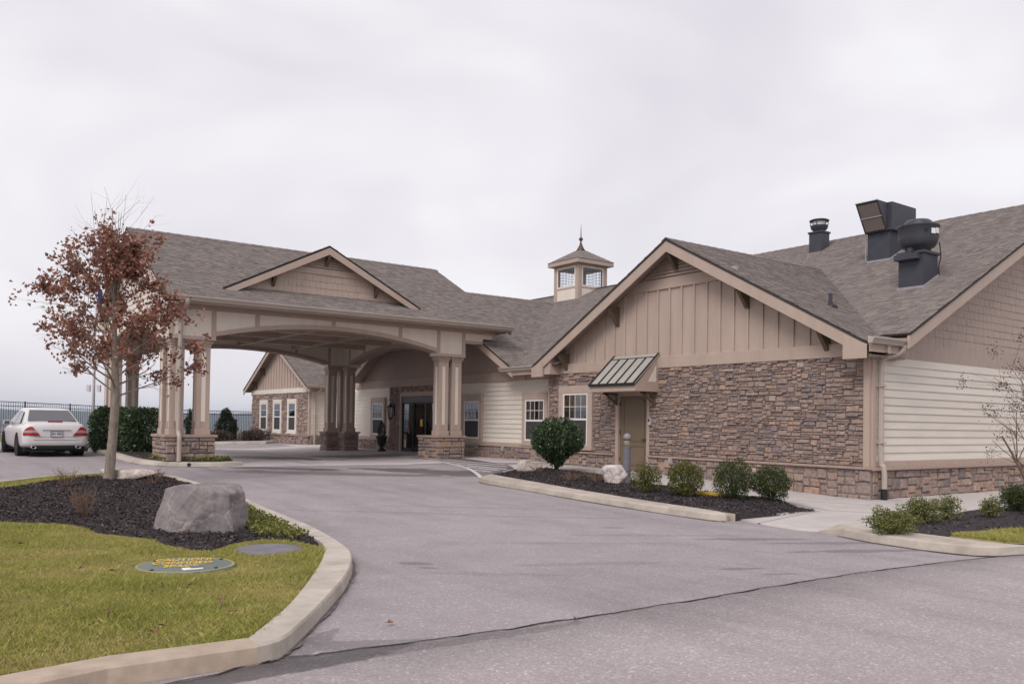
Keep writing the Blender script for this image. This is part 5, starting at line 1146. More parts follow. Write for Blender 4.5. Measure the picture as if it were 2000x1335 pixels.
shrub('dark conical evergreen seen between the left columns and the fence', (14.6, 46.5, Gf(14.6, 46.5)+.1), (.55, .55, .85), 3500, .10, CONIF, 70, shape=lambda C: C*np.column_stack([1.15-.6*S(C[:,2]/1.7)]*2+[np.ones(len(C))]), name='evergreen', cat='evergreen')
shrub('dark evergreen glimpsed in the gap between the two left columns', (12.7, 45.6, Gf(12.7, 45.6)+.1), (.5, .5, .85), 3000, .10, CONIF, 71, name='evergreen', cat='evergreen')
for i, (x, y, s_, lb) in enumerate(((15.0, 43.9, .45, 'brown dormant shrub nearest the far wing kerb'), (13.6, 44.6, .5, 'brown dormant shrub in front of the conical evergreen'), (15.9, 45.2, .5, 'grey-brown shrub beside the dark post at the gate'))):
    shrub(lb, (x, y, Gf(x, y)+.1), (s_*1.3, s_, s_*.62), 1500, .08, BROWNL, 75+i, name='dormant_shrub', group='dormant shrubs by the far wing', fill=.8, lump=.2)
def twigs(label, pos, h, spread, n, seedv, m=TWIGR, leafn=0):
    r = np.random.default_rng(seedv); root = thing('dormant_perennial', label, 'shrub', pos, 'bare dormant plants in the mulch', world=False); mb = MB()
    for k in range(n):
        a = r.uniform(0, 6.28); l = h*r.uniform(.55, 1.1); s_ = spread*r.uniform(.2, 1); d = np.array([math.cos(a)*s_, math.sin(a)*s_, l]); o = np.array([math.cos(a), math.sin(a), 0])*.04
        mid = d*.5+np.array([0, 0, l*.08])+r.normal(0, .02, 3); mb.tube([o-[0, 0, .03], o+mid, o+d], [.005, .004, .0015], 4)
        for j in range(2):
            t_ = r.uniform(.4, .85); q = o+d*t_; mb.tube([q, q+np.array([r.normal(0, .06), r.normal(0, .06), l*.22])], [.003, .001], 3)
    mb.build('stems', m, root)
    if leafn:
        C = np.column_stack([r.normal(0, spread*.6, leafn), r.normal(0, spread*.6, leafn), np.abs(r.normal(0, .05, leafn))]); leaves('dead_leaves', C, .05, BROWNL, root, r)
for i, (px, py, h, sp, n, lb) in enumerate(((165, 1005, .42, .24, 34, 'bare tan dormant plant in the middle of the front mulch'), (130, 948, .34, .30, 26, 'bare dark twigs at the back of the front mulch'), (300, 945, .30, .28, 26, 'bare reddish twigs behind the big grey boulder'), (1115, 938, .22, .40, 34, 'low tangle of reddish stems below the round evergreen'), (1165, 940, .26, .38, 34, 'low tangle of reddish stems left of the white rock'), (1050, 922, .22, .30, 22, 'reddish twigs beside the small pale rock'), (285, 878, .5, .4, 26, 'bare upright twigs in front of the clipped laurels'))):
    twigs(lb, gpos(px, py, .12), h, sp, n, 80+i, leafn=25)
def ground_cover(name, label, poly, n, off, m, size, seedv):
    Q = clip_scatter(poly, n, seedv); r = np.random.default_rng(seedv+5); cl = .5+.5*np.sin(Q[:,0]*9+np.sin(Q[:,1]*7)*2)*np.sin(Q[:,1]*11)
    Q = Q[r.random(n) < .25+.75*cl]; n = len(Q); C = np.column_stack([Q, G(Q[:,0], Q[:,1])+off+r.uniform(.0, .07, n)])
    up = np.tile([0, 0, 1.], (n, 1)); o = leaves(name, C, size, m, None, r, out=up*.8, asp=.7); o['kind'] = 'stuff'; tag(o, label, 'ground cover')
ground_cover('ground_cover', 'yellow-green creeping ground cover along the kerb right of the boulder', [P(a, b, HK) for a, b in ((474, 985), (500, 1000), (560, 1027), (606, 1046), (580, 1052), (530, 1046), (505, 1045), (480, 1030), (470, 1005))], 4200, HK, SEDUM, .035, 201)
ground_cover('ivy', 'low flowering ground cover at the foot of the left portico pier', [(5.72, 24.9), (6.15, 24.0), (6.7, 23.76), (7.3, 23.72), (7.7, 23.95), (7.7, 24.3), (7.3, 24.3), (7.3, 23.97), (5.88, 23.98), (5.86, 25.4)], 1500, HB+.03, SEDUM, .06, 207)
def tree_branches(mb, r, p0, d0, l, rad, depth, tips, gnarl=.25, up=.12, kids=(3, 5), taper=.55):
    n = 5; pts = [np.array(p0)]; d = np.array(d0)/np.linalg.norm(d0); rads = [rad]
    for i in range(n):
        d = d+r.normal(0, gnarl/n**.5*.45, 3)+np.array([0, 0, up/n]); d /= np.linalg.norm(d); pts.append(pts[-1]+d*l/n); rads.append(rad*(1-(1-taper)*(i+1)/n))
    mb.tube(pts, rads, 8 if depth > 2 else (6 if depth > 1 else 4), cap=False)
    tips.append((depth, pts))
    if depth == 0: return
    for k in range(r.integers(*kids)):
        t_ = r.uniform(.3, 1.); i = min(int(t_*n), n-1); q = pts[i]+(pts[i+1]-pts[i])*(t_*n-i); ax = r.normal(0, 1, 3); sd_ = np.cross(d, ax); sd_ /= np.linalg.norm(sd_)
        nd = d*r.uniform(.6, 1.)+sd_*r.uniform(.4, .95)
        tree_branches(mb, r, q, nd, l*r.uniform(.42, .68), rads[i]*.55, depth-1, tips, gnarl, up, kids, .4)
# oak holding its dry leaves
tp = P(213, 934, HK); r = np.random.default_rng(17); OAK = thing('oak_tree', 'young tree with dry red-brown leaves on the front island', 'tree', (tp[0], tp[1], Gf(*tp)+HK-.02), world=False)
rt = np.array([_r[0], _r[1], 0]); rt /= np.linalg.norm(rt); fw = np.array([_f[0], _f[1], 0]); fw /= np.linalg.norm(fw)
mb = MB(); PXM = 94.
axis = lambda z: rt*(.05*S(z/2)+.09*math.sin(z*1.1)*.5)
zs = np.array([-.1, .0, .15, .6, 1.2, 1.7, 2.2, 2.8, 3.4, 4.0, 4.6, 5.1]); rd = [.15, .122, .103, .093, .088, .084, .064, .052, .042, .031, .02, .012]
mb.tube([axis(z)+np.array([0, 0, z]) for z in zs], rd, 14); mb.build('trunk', BARK, OAK, smooth=True)
lb_ = MB(); tips = []
prim = []
for k in range(30):
    z = 1.7+2.85*(k/29)**1.1; a = k*2.4+r.normal(0, .3); ln = (1.68-.38*(z-1.7))*r.uniform(.75, 1.12)
    prim.append((z, a, ln))
for (z, a, ln) in prim:
    h = np.array([math.cos(a), math.sin(a), 0]); el = .38+.24*(z-1.7)+r.normal(0, .08)
    d = h*math.cos(min(el, 1.2))+np.array([0, 0, math.sin(min(el, 1.2))])
    tree_branches(lb_, r, axis(z)+np.array([0, 0, z]), d, ln, .024*(1-.16*(z-1.7)), 2, tips, .3, .14, (4, 7), .3)
for (a, b, z, ln) in ((-1.25, .2, 2.9, 2.4), (-.95, .15, 3.1, 2.1), (-.45, -.1, 3.6, 1.9), (.42, .1, 3.6, 1.95), (.10, 0, 4.0, 1.6), (.7, -.1, 3.3, 1.9), (-.15, .1, 3.8, 1.7)):     # long bare leaders at the top
    d = rt*a*.42+fw*b+np.array([0, 0, 1.3]); tt_ = []; tree_branches(lb_, r, axis(z)+np.array([0, 0, z]), d, ln, .018, 2, tt_, .26, .1, (2, 4), .25)
    tips += [(dp, [p-np.array([0, 0, .0]) for p in pts]) for dp, pts in tt_]
lb_.build('branches', BARK, OAK)
C = []
for (dp, pts) in tips:
    for w_ in range(1, 6):
        z = pts[w_][2]; dens = 1. if z < 4. else (.95 if z < 4.6 else (.8 if z < 5.1 else (.25 if z < 5.5 else 0)))
        if dp == 2 and w_ < 3: continue
        if r.random() < .62: continue
        for _ in range(r.poisson((11.0 if dp < 2 else 5)*dens)): C.append(pts[w_]+r.normal(0, .055, 3))
C = np.array(C); gap = np.sin(C[:,0]*4.1+1)*np.sin(C[:,1]*4.3)*np.sin(C[:,2]*3.9+.5)+.6*np.sin(C[:,0]*8.3+2)*np.sin(C[:,2]*8.9+C[:,1]*5)+r.normal(0, .12, len(C))
C = C[gap > .07]; print('oak leaves', len(C)); leaves('crown', C, .085, OAKL, OAK, r, asp=.72)
# bare crape myrtle with seed heads at the right edge
tp = P(2050, 1012, HB); r = np.random.default_rng(23); CM = thing('crape_myrtle', 'bare multi-stemmed tree with dark seed clusters at the right edge', 'tree', (tp[0], tp[1], Gf(*tp)+HB-.03), world=False)
mb = MB(); tips = []
for (a, b, ln) in ((-.75, .1, 1.5), (-.45, .35, 1.7), (-.25, -.2, 1.9), (.05, .1, 2.0), (.45, -.1, 1.7), (-.6, -.35, 1.45)):
    tree_branches(mb, r, rt*a*.12+np.array([0, 0, -.03]), rt*a*.62+fw*b*.5+np.array([0, 0, 1.25]), ln, .026, 2, tips, .22, .05, (3, 5), .5)
mb.build('branches', mat('myrtle_bark', (.16, .115, .085), .8, .25, 12, .3), CM)
C = []
for (dp, pts) in tips:
    if dp == 0 and r.random() < .5:
        c = pts[-1]; k = r.poisson(55); C += [c+r.normal(0, .055, 3)*[1, 1, 1.2] for _ in range(k)]
leaves('seed_heads', np.array(C), .024, mat('seed_head', (.05, .035, .035), .8, .2, 10, 0, rnd='attr', pal=[(0, (.04, .024, .024)), (1, (.15, .085, .07))]), CM, r, asp=.9)
# ================================================================== ROCKS AND LIDS
def rock(name, label, pos, R, m, seedv, planes=14, nz=.04, top=None, rot=0., sub=5, group=None, cat='rock'):
    r = np.random.default_rng(seedv); import bmesh
    b = bmesh.new(); bmesh.ops.create_icosphere(b, subdivisions=sub, radius=1)
    N_ = r.normal(0, 1, (planes, 3)); N_ /= np.linalg.norm(N_, axis=1)[:, None]; H_ = r.uniform(.72, .95, planes)
    N_ = np.vstack([N_, [[0, 0, 1], [0, 0, -1]]]); H_ = np.append(H_, [top or .8, .55])
    ph = r.uniform(0, 6, 9); V = np.array([v.co for v in b.verts]); dt = V@N_.T
    rad = np.where(dt > .05, H_/np.maximum(dt, .05), 9).min(1); rad = np.minimum(rad, 1.15)
    for k, f in enumerate((3, 6, 11, 19, 31)): rad = rad+nz/(k+1)*np.sin(V[:,0]*f+ph[k])*np.sin(V[:,1]*f*1.1+ph[k+2])*np.sin(V[:,2]*f*.9+ph[k+4])*1.6
    V = V*rad[:, None]
    V = V*np.array(R); ca, sa = math.cos(rot), math.sin(rot); V[:, :2] = V[:, :2]@np.array([[ca, sa], [-sa, ca]])
    for v, q in zip(b.verts, V): v.co = q
    me = bpy.data.meshes.new(name); b.to_mesh(me); b.free(); me.materials.append(m)
    me.polygons.foreach_set('use_smooth', [True]*len(me.polygons))
    o = bpy.data.objects.new(name, me); col.objects.link(o); o.location = pos; tag(o, label, cat, group); return o
def vein_mat(name, c, vein, sc, w_=.02):
    m, nt, N, L, b = nodes_of(name); g = N.new('ShaderNodeTexCoord'); v = N.new('ShaderNodeTexVoronoi'); v.feature = 'DISTANCE_TO_EDGE'; v.inputs['Scale'].default_value = sc
    n = N.new('ShaderNodeTexNoise'); n.inputs['Scale'].default_value = 4; n.inputs['Detail'].default_value = 8; n.inputs['Roughness'].default_value = .65
    ds_ = N.new('ShaderNodeMix'); ds_.data_type = 'VECTOR'; ds_.inputs['Factor'].default_value = .26; L.new(g.outputs['Object'], n.inputs['Vector']); L.new(g.outputs['Object'], ds_.inputs['A']); L.new(n.outputs['Color'], ds_.inputs['B']); L.new(ds_.outputs['Result'], v.inputs['Vector'])
    r1 = ramp(N, [(0, vein), (w_, tuple(q*1.1 for q in c))]); L.new(v.outputs['Distance'], r1.inputs[0])
    r2 = ramp(N, [(.32, (.6, .6, .62)), (.68, (1.3, 1.27, 1.25))]); L.new(n.outputs['Fac'], r2.inputs[0])
    mx = N.new('ShaderNodeMix'); mx.data_type = 'RGBA'; mx.blend_type = 'MULTIPLY'; mx.inputs['Factor'].default_value = 1; L.new(r1.outputs[0], mx.inputs['A']); L.new(r2.outputs[0], mx.inputs['B']); L.new(mx.outputs['Result'], b.inputs['Base Color'])
    b.inputs['Roughness'].default_value = .8
    h = N.new('ShaderNodeMath'); h.operation = 'MULTIPLY_ADD'; mn = N.new('ShaderNodeMath'); mn.operation = 'MINIMUM'; mn.inputs[1].default_value = .06; L.new(v.outputs['Distance'], mn.inputs[0]); L.new(n.outputs['Fac'], h.inputs[0]); h.inputs[1].default_value = .35; L.new(mn.outputs[0], h.inputs[2])
    bp = N.new('ShaderNodeBump'); bp.inputs['Strength'].default_value = .7; bp.inputs['Distance'].default_value = .08; L.new(h.outputs[0], bp.inputs['Height']); L.new(bp.outputs[0], b.inputs['Normal']); return m
# big artificial boulder: flat-topped, flaring to its base
def boulder():
    import bmesh
    c = np.array(P(378, 1034, HK))+fw[:2]*.30; r = np.random.default_rng(8)
    b = bmesh.new(); bmesh.ops.create_icosphere(b, subdivisions=6, radius=1); V = np.array([v.co for v in b.verts])
    pl = [((0.04, -.02, 1), .345), ((-.25, .1, .96), .385), ((.3, -.2, .93), .42), ((0, 0, -1), .30)]     # (normal, distance) round the rock's heart
    for a_, d_, t_ in ((-1.57, .40, .30), (-1.05, .47, .22), (-2.15, .45, .34), (-.25, .56, .20), (.35, .60, .3), (3.0, .57, .34), (-2.75, .56, .30), (1.1, .5, .2), (1.9, .48, .25), (2.5, .53, .3), (-1.35, .425, .05), (-1.8, .42, .5)): pl.append(((math.cos(a_), math.sin(a_), t_), d_))
    for k in range(9): q = r.normal(0, 1, 3); q[2] = abs(q[2])*.7; q /= np.linalg.norm(q); pl.append((tuple(q), .50 if abs(q[0]) < .6 else .60))
    N_ = np.array([np.array(q)/np.linalg.norm(q) for q, _ in pl]); H_ = np.array([h for _, h in pl])
    V0 = V.copy(); wv = V+.03*np.sin(V[:, [1, 2, 0]]*3+1)+.02*np.sin(V[:, [2, 0, 1]]*7+2); dt = (wv/np.linalg.norm(wv, axis=1)[:, None])@N_.T
    rad = np.where(dt > .05, H_/np.maximum(dt, .05), 9).min(1)
    ph = r.uniform(0, 6, 20)
    for k, f in enumerate((5, 9, 15, 26, 41, 63)): rad = rad*(1+.012/(1+.5*k)*np.sin(V[:,0]*f+ph[k]+2*np.sin(V[:,2]*f*.4))*np.sin(V[:,1]*f*1.1+ph[k+6])*1.4+.016/(1+k)*np.abs(np.sin(V[:,2]*f*1.2+V[:,0]*f*.5+ph[k+12])))
    V = V0*rad[:, None]; W_ = rt[None]*V[:, :1]*.86+fw[None]*V[:, 1:2]; W_[:,2] = V[:,2]+.20
    for v, q in zip(b.verts, W_): v.co = q
    me = bpy.data.meshes.new('boulder'); b.to_mesh(me); b.free(); me.materials.append(vein_mat('grey_boulder', (.19, .168, .168), (.36, .32, .31), 2.3, .018)); me.polygons.foreach_set('use_smooth', [True]*len(me.polygons))
    o = bpy.data.objects.new('boulder', me); col.objects.link(o); o.location = (c[0], c[1], Gf(*c)+HK-.02); tag(o, 'large flat-topped grey boulder with pale veins on the front island', 'boulder')
boulder()
PALE = vein_mat('pale_limestone', (.50, .43, .385), (.36, .29, .25), 5, .03); WHT = vein_mat('white_limestone', (.60, .54, .51), (.36, .30, .27), 4, .03)
q = gpos(252, 932, HK); rock('flat_stone', 'long flat pale stone lying behind the brown-leaved tree', (q[0], q[1], q[2]+.05), (.62, .28, .17), PALE, 11, rot=-.62, top=.75)
q = gpos(1203, 940, .12); rock('rock', 'white craggy rock in front of the bollard light', (q[0], q[1], q[2]+.13), (.33, .26, .30), WHT, 12, rot=-.6, nz=.03, planes=20, top=.85)
q = gpos(1030, 918, .12); rock('rock', 'small peaked buff rock left of the round evergreen', (q[0], q[1], q[2]+.08), (.26, .2, .24), PALE, 13, rot=-.5, nz=.03, planes=9)
LG = mat('green_lid_plastic', (.155, .18, .165), .55, .12, 5, .1, 60, dirt=.25); LGR = mat('grey_lid_plastic', (.185, .172, .19), .6, .15, 5, .15, 60, dirt=.3); LYE = mat('yellow_lettering', (.70, .47, .055), .6, .18, 25, 0, dirt=.25)
def text_mesh(body, size, m, name, loc, rotz, rotx=0., parent=None, bold=.0, ext=.002, sx=1.):
    cu = bpy.data.curves.new(name, 'FONT'); cu.body = body; cu.size = size; cu.align_x = 'CENTER'; cu.align_y = 'CENTER'; cu.extrude = ext; cu.offset = bold
    tmp = bpy.data.objects.new(name+'_tmp', cu); col.objects.link(tmp); bpy.context.view_layer.update()
    me = bpy.data.meshes.new_from_object(tmp.evaluated_get(bpy.context.evaluated_depsgraph_get())); bpy.data.objects.remove(tmp); bpy.data.curves.remove(cu)
    me.name = name; me.materials.clear(); me.materials.append(m); o = bpy.data.objects.new(name, me); col.objects.link(o)
    if parent: o.parent = parent
    o.location = loc; o.rotation_euler = (rotx, 0, rotz); o.scale = (sx, 1, 1); return o
z0 = Gf(*LID)+HK-.04; LD = thing('manhole_lid', 'green round tank lid with yellow caution lettering set in the lawn', 'lid', (*LID, z0), world=False)
MB().lathe((0, 0, -.06), [(.46, 0), (.465, .07), (.45, .088), (.40, .093), (.30, .100), (.12, .106), (.002, .107)], 48).build('lid_disc', LG, LD, smooth=True)
MB().lathe((0, 0, .022), [(.452, 0), (.452, .010), (.425, .012), (.42, 0)], 48).build('lid_rim', mat('worn_lid_rim', (.30, .27, .12), .6, .2, 12, 0), LD)
ra = math.atan2(rt[1], rt[0])+.30
ca, sa = math.cos(ra), math.sin(ra)
for k, (t_, off, s_) in enumerate((('CAUTION!', .185, 1.05), ('CONFINED', .0, 1.0), ('SPACE', -.185, 1.))):
    text_mesh(t_, .165, LYE, 'lettering', (-sa*(off+.02)+ca*-.03, ca*(off+.02)+sa*-.03, .0475), ra, parent=LD, bold=.003, sx=.66)
pv = np.array([-sa*-.31+ca*.08, ca*-.31+sa*.08]); MB().box(pv[0]-.09, pv[0]+.09, pv[1]-.045, pv[1]+.045, .035, .050).build('vent_plate', LBL, LD, bevel=.01); MB().box(pv[0]-.02, pv[0]+.09, pv[1]-.02, pv[1]+.055, .05, .062).build('vent_cap', LGR, LD, bevel=.008)
for t_ in (.3, 2.1, 3.6, 5.2): MB().tube([(.39*math.cos(t_), .39*math.sin(t_), .03), (.39*math.cos(t_), .39*math.sin(t_), .042)], .018, 8).build('bolt', BLACKM, LD)
z0 = Gf(*LID2)+HK-.05; LD2 = thing('manhole_lid', 'plain grey round lid with a raised centre boss beside the mulch', 'lid', (*LID2, z0), world=False)
MB().lathe((0, 0, -.06), [(.355, 0), (.36, .09), (.345, .112), (.25, .118), (.002, .121)], 44).build('lid_disc', LGR, LD2, smooth=True)
MB().lathe((0, 0, .05), [(.085, 0), (.085, .012), (.07, .02), (.04, .022), (.002, .022)], 24).build('boss', LGR, LD2)
def dead_leaf(px, py, off, lb, grp, s_, i):
    r = np.random.default_rng(300+i); q = gpos(px, py, off); n = 9; pts = []
    for k in range(n): a = k/n*6.28; rr = s_*(1 if k % 2 else .55)*r.uniform(.8, 1.2); pts.append((rr*math.cos(a)*1.3, rr*math.sin(a)*.8, r.uniform(.0, .028)))
    mb = MB(); mb.add([(0, 0, .008)]+pts, [(0, 1+k, 1+(k+1) % n) for k in range(n)]); mb.tube([(0, 0, .008), (s_*1.7, .01, .012)], .002, 4)
    o = mb.build('fallen_leaf', mat('fallen_leaf', (.20, .105, .065), .8, .3, 30, 0)); o.location = (q[0], q[1], q[2]+.012); o.rotation_euler = (0, 0, r.uniform(0, 6.28)); tag(o, lb, 'leaf', grp)
for i, (px, py) in enumerate(((220, 1118), (215, 1200), (365, 1146), (452, 1198), (432, 1176), (300, 1238), (160, 1112), (40, 1064), (315, 1226))): dead_leaf(px, py, HK+.02, 'dry brown oak leaf lying on the front lawn', 'fallen leaves on the lawn', .035, i)
for i, (px, py) in enumerate(((366, 1038), (130, 990), (290, 1000))): dead_leaf(px, py, HK+.01, 'dry oak leaf lying on the mulch of the front island', 'fallen leaves on the front mulch', .04, 20+i)
for i, (px, py) in enumerate(((763, 1219), (688, 1136), (1124, 1212))): dead_leaf(px, py, .006, 'dry curled leaf lying on the drive', 'fallen leaves on the drive', .03, 30+i)
for i, (px, py) in enumerate(((1340, 974), (1348, 979), (1872, 1024), (1812, 1042))): dead_leaf(px, py, HB, 'dry leaf lying on the mulch by the building', 'fallen leaves by the building', .035, 40+i)
# ================================================================== FENCE, FLAG, PLANTER
FB = mat('black_fence_metal', (.016, .016, .026), .5, .1, 4, 0)
f0, f1 = np.array([-1.0, 51.9]), np.array([19.2, 54.1]); Lf = np.linalg.norm(f1-f0); fd = (f1-f0)/Lf; rz = math.atan2(fd[1], fd[0])
ztop = lambda s: 2.44-.42*min(s/15., 1)
FN = thing('fence', 'black metal picket fence along the far edge of the parking area', 'fence', (*f0, Gf(*f0)))
pk = MB().box(-.009, .009, -.009, .009, 0, 1.86); pm = None
s_ = 0.
k = 0
while s_ < Lf:
    q = f0+fd*s_; zz = ztop(s_)
    if k % 20 == 0: MB().box(q[0]-.035, q[0]+.035, q[1]-.035, q[1]+.035, Gf(*q)-.05, zz+.06).build('post', FB, FN)
    else:
        if pm is None: o = pk.build('picket', FB, FN); pm = o.data
        else: o = bpy.data.objects.new('picket', pm); link(o, FN)
        o.location = Vector((q[0], q[1], zz-1.87))-Vector(FN.location); o.rotation_euler = (0, 0, rz)
    s_ += .112; k += 1
for dz in (0, -.22, -1.62):
    for a in np.arange(0, Lf-.01, 2.24):
        b = min(a+2.24, Lf); MB().bar((*(f0+fd*a), ztop(a)+dz), (*(f0+fd*b), ztop(b)+dz), .028, .035).build('rail', FB, FN)
q = (15.3, 47.2); o = thing('gate_post', 'short dark post standing before the fence near the far wing', 'post', (*q, Gf(*q))); MB().box(q[0]-.1, q[0]+.1, q[1]-.1, q[1]+.1, Gf(*q)-.05, Gf(*q)+1.15).build('post_shaft', mat('dark_post', (.06, .055, .05), .7, .1, 4, .1), o, bevel=.015); MB().box(q[0]-.12, q[0]+.12, q[1]-.12, q[1]+.12, Gf(*q)+1.15, Gf(*q)+1.2).build('post_cap', BLACKM, o, bevel=.01)
fp = P(180.5, 870, .1); FPZ = Gf(*fp); FP = thing('flagpole', 'white flagpole with two floodlights, rising behind the brown-leaved tree', 'flagpole', (*fp, FPZ)); WP = mat('white_pole_paint', (.62, .59, .60), .4, .05, 3, 0)
MB().tube([(*fp, FPZ-.05), (*fp, FPZ+3.0), (*fp, FPZ+6.6)], [.055, .05, .035], 14).build('pole', WP, FP, smooth=True); MB().lathe((*fp, FPZ+6.58), [(.01, 0), (.06, .04), (.08, .09), (.06, .14), (.01, .18)], 14).build('finial', WP, FP, smooth=True)
MB().lathe((*fp, FPZ-.02), [(.14, 0), (.14, .05), (.07, .12), (.06, .14)], 16).build('base_collar', WP, FP)
for sg in (-1, 1):
    c = np.array([*fp, FPZ+2.3])+rt*sg*.2; MB().bar(c-rt*.06, c+rt*.06, .1, .26).build('floodlight', WP, FP); MB().bar(np.array([*fp, FPZ+2.4]), c+[0, 0, .1], .03, .03).build('lamp_arm', WP, FP)
FL = mat('flag_cloth', (.5, .1, .1), .8, .08, 5, 0, rnd='attr', pal=[(0, (.45, .025, .045)), (.34, (.45, .025, .045)), (.35, (.65, .62, .62)), (.65, (.65, .62, .62)), (.66, (.03, .045, .16)), (1, (.03, .045, .16))], trans=.3)
V = []; A = []; nu, nv = 16, 13
def fpt(u, v):    # limp flag: hangs from the pole in folds
    x = .06+.55*u+.07*math.sin(u*9+v*2)*u; y = .13*math.sin(u*7.5+1+v*.8)*u; z = 6.2-.95*v-.75*u**1.5
    return (*(np.array(fp)+rt[:2]*x+fw[:2]*y), FPZ+z)
for j in range(nv):
    for i in range(nu):
        V += [fpt(i/nu, j/nv), fpt((i+1)/nu, j/nv), fpt((i+1)/nu, (j+1)/nv), fpt(i/nu, (j+1)/nv)]; A.append(.8 if (i < 6 and j < 7) else (.1 if j % 2 == 0 else .5))
fo = npmesh('flag', np.array(V), np.arange(len(V)).reshape(-1, 4), FL, None, rnd=np.array(A), smooth=True); tag(fo, 'red and white striped flag hanging limp from the white pole', 'flag')
up = np.array(P(745, 880, .02)); uz = Gf(*up)+.01; UR = thing('planter_urn', 'black pedestal urn left of the glass entrance', 'planter', (*up, uz), world=False)
MB().lathe((0, 0, 0), [(.17, 0), (.17, .05), (.11, .09), (.07, .14), (.07, .18), (.12, .22), (.17, .32), (.20, .50), (.24, .58), (.245, .61), (.21, .61), (.18, .55)], 22).build('urn_bowl', BLACKM, UR, smooth=True)
MB().lathe((0, 0, .54), [(.185, 0), (.17, .02)], 18).build('soil', MUL, UR)
r = np.random.default_rng(91); n = 1800; z = r.random(n)**1.1; a = r.uniform(0, 6.28, n); rr = .17*np.clip(np.sin(np.pi*(z*.82+.18))**.8, 0, 1)*r.uniform(.6, 1.05, n)
tpz = thing('topiary', 'small dark conical evergreen growing in the black urn', 'shrub', (*up, uz+.55), world=False); leaves('foliage', np.column_stack([rr*np.cos(a), rr*np.sin(a), .02+z*.62]), .035, CONIF, tpz, r); MB().tube([(0, 0, -.01), (0, 0, .5)], .012, 6).build('stem', DSTEM, tpz)
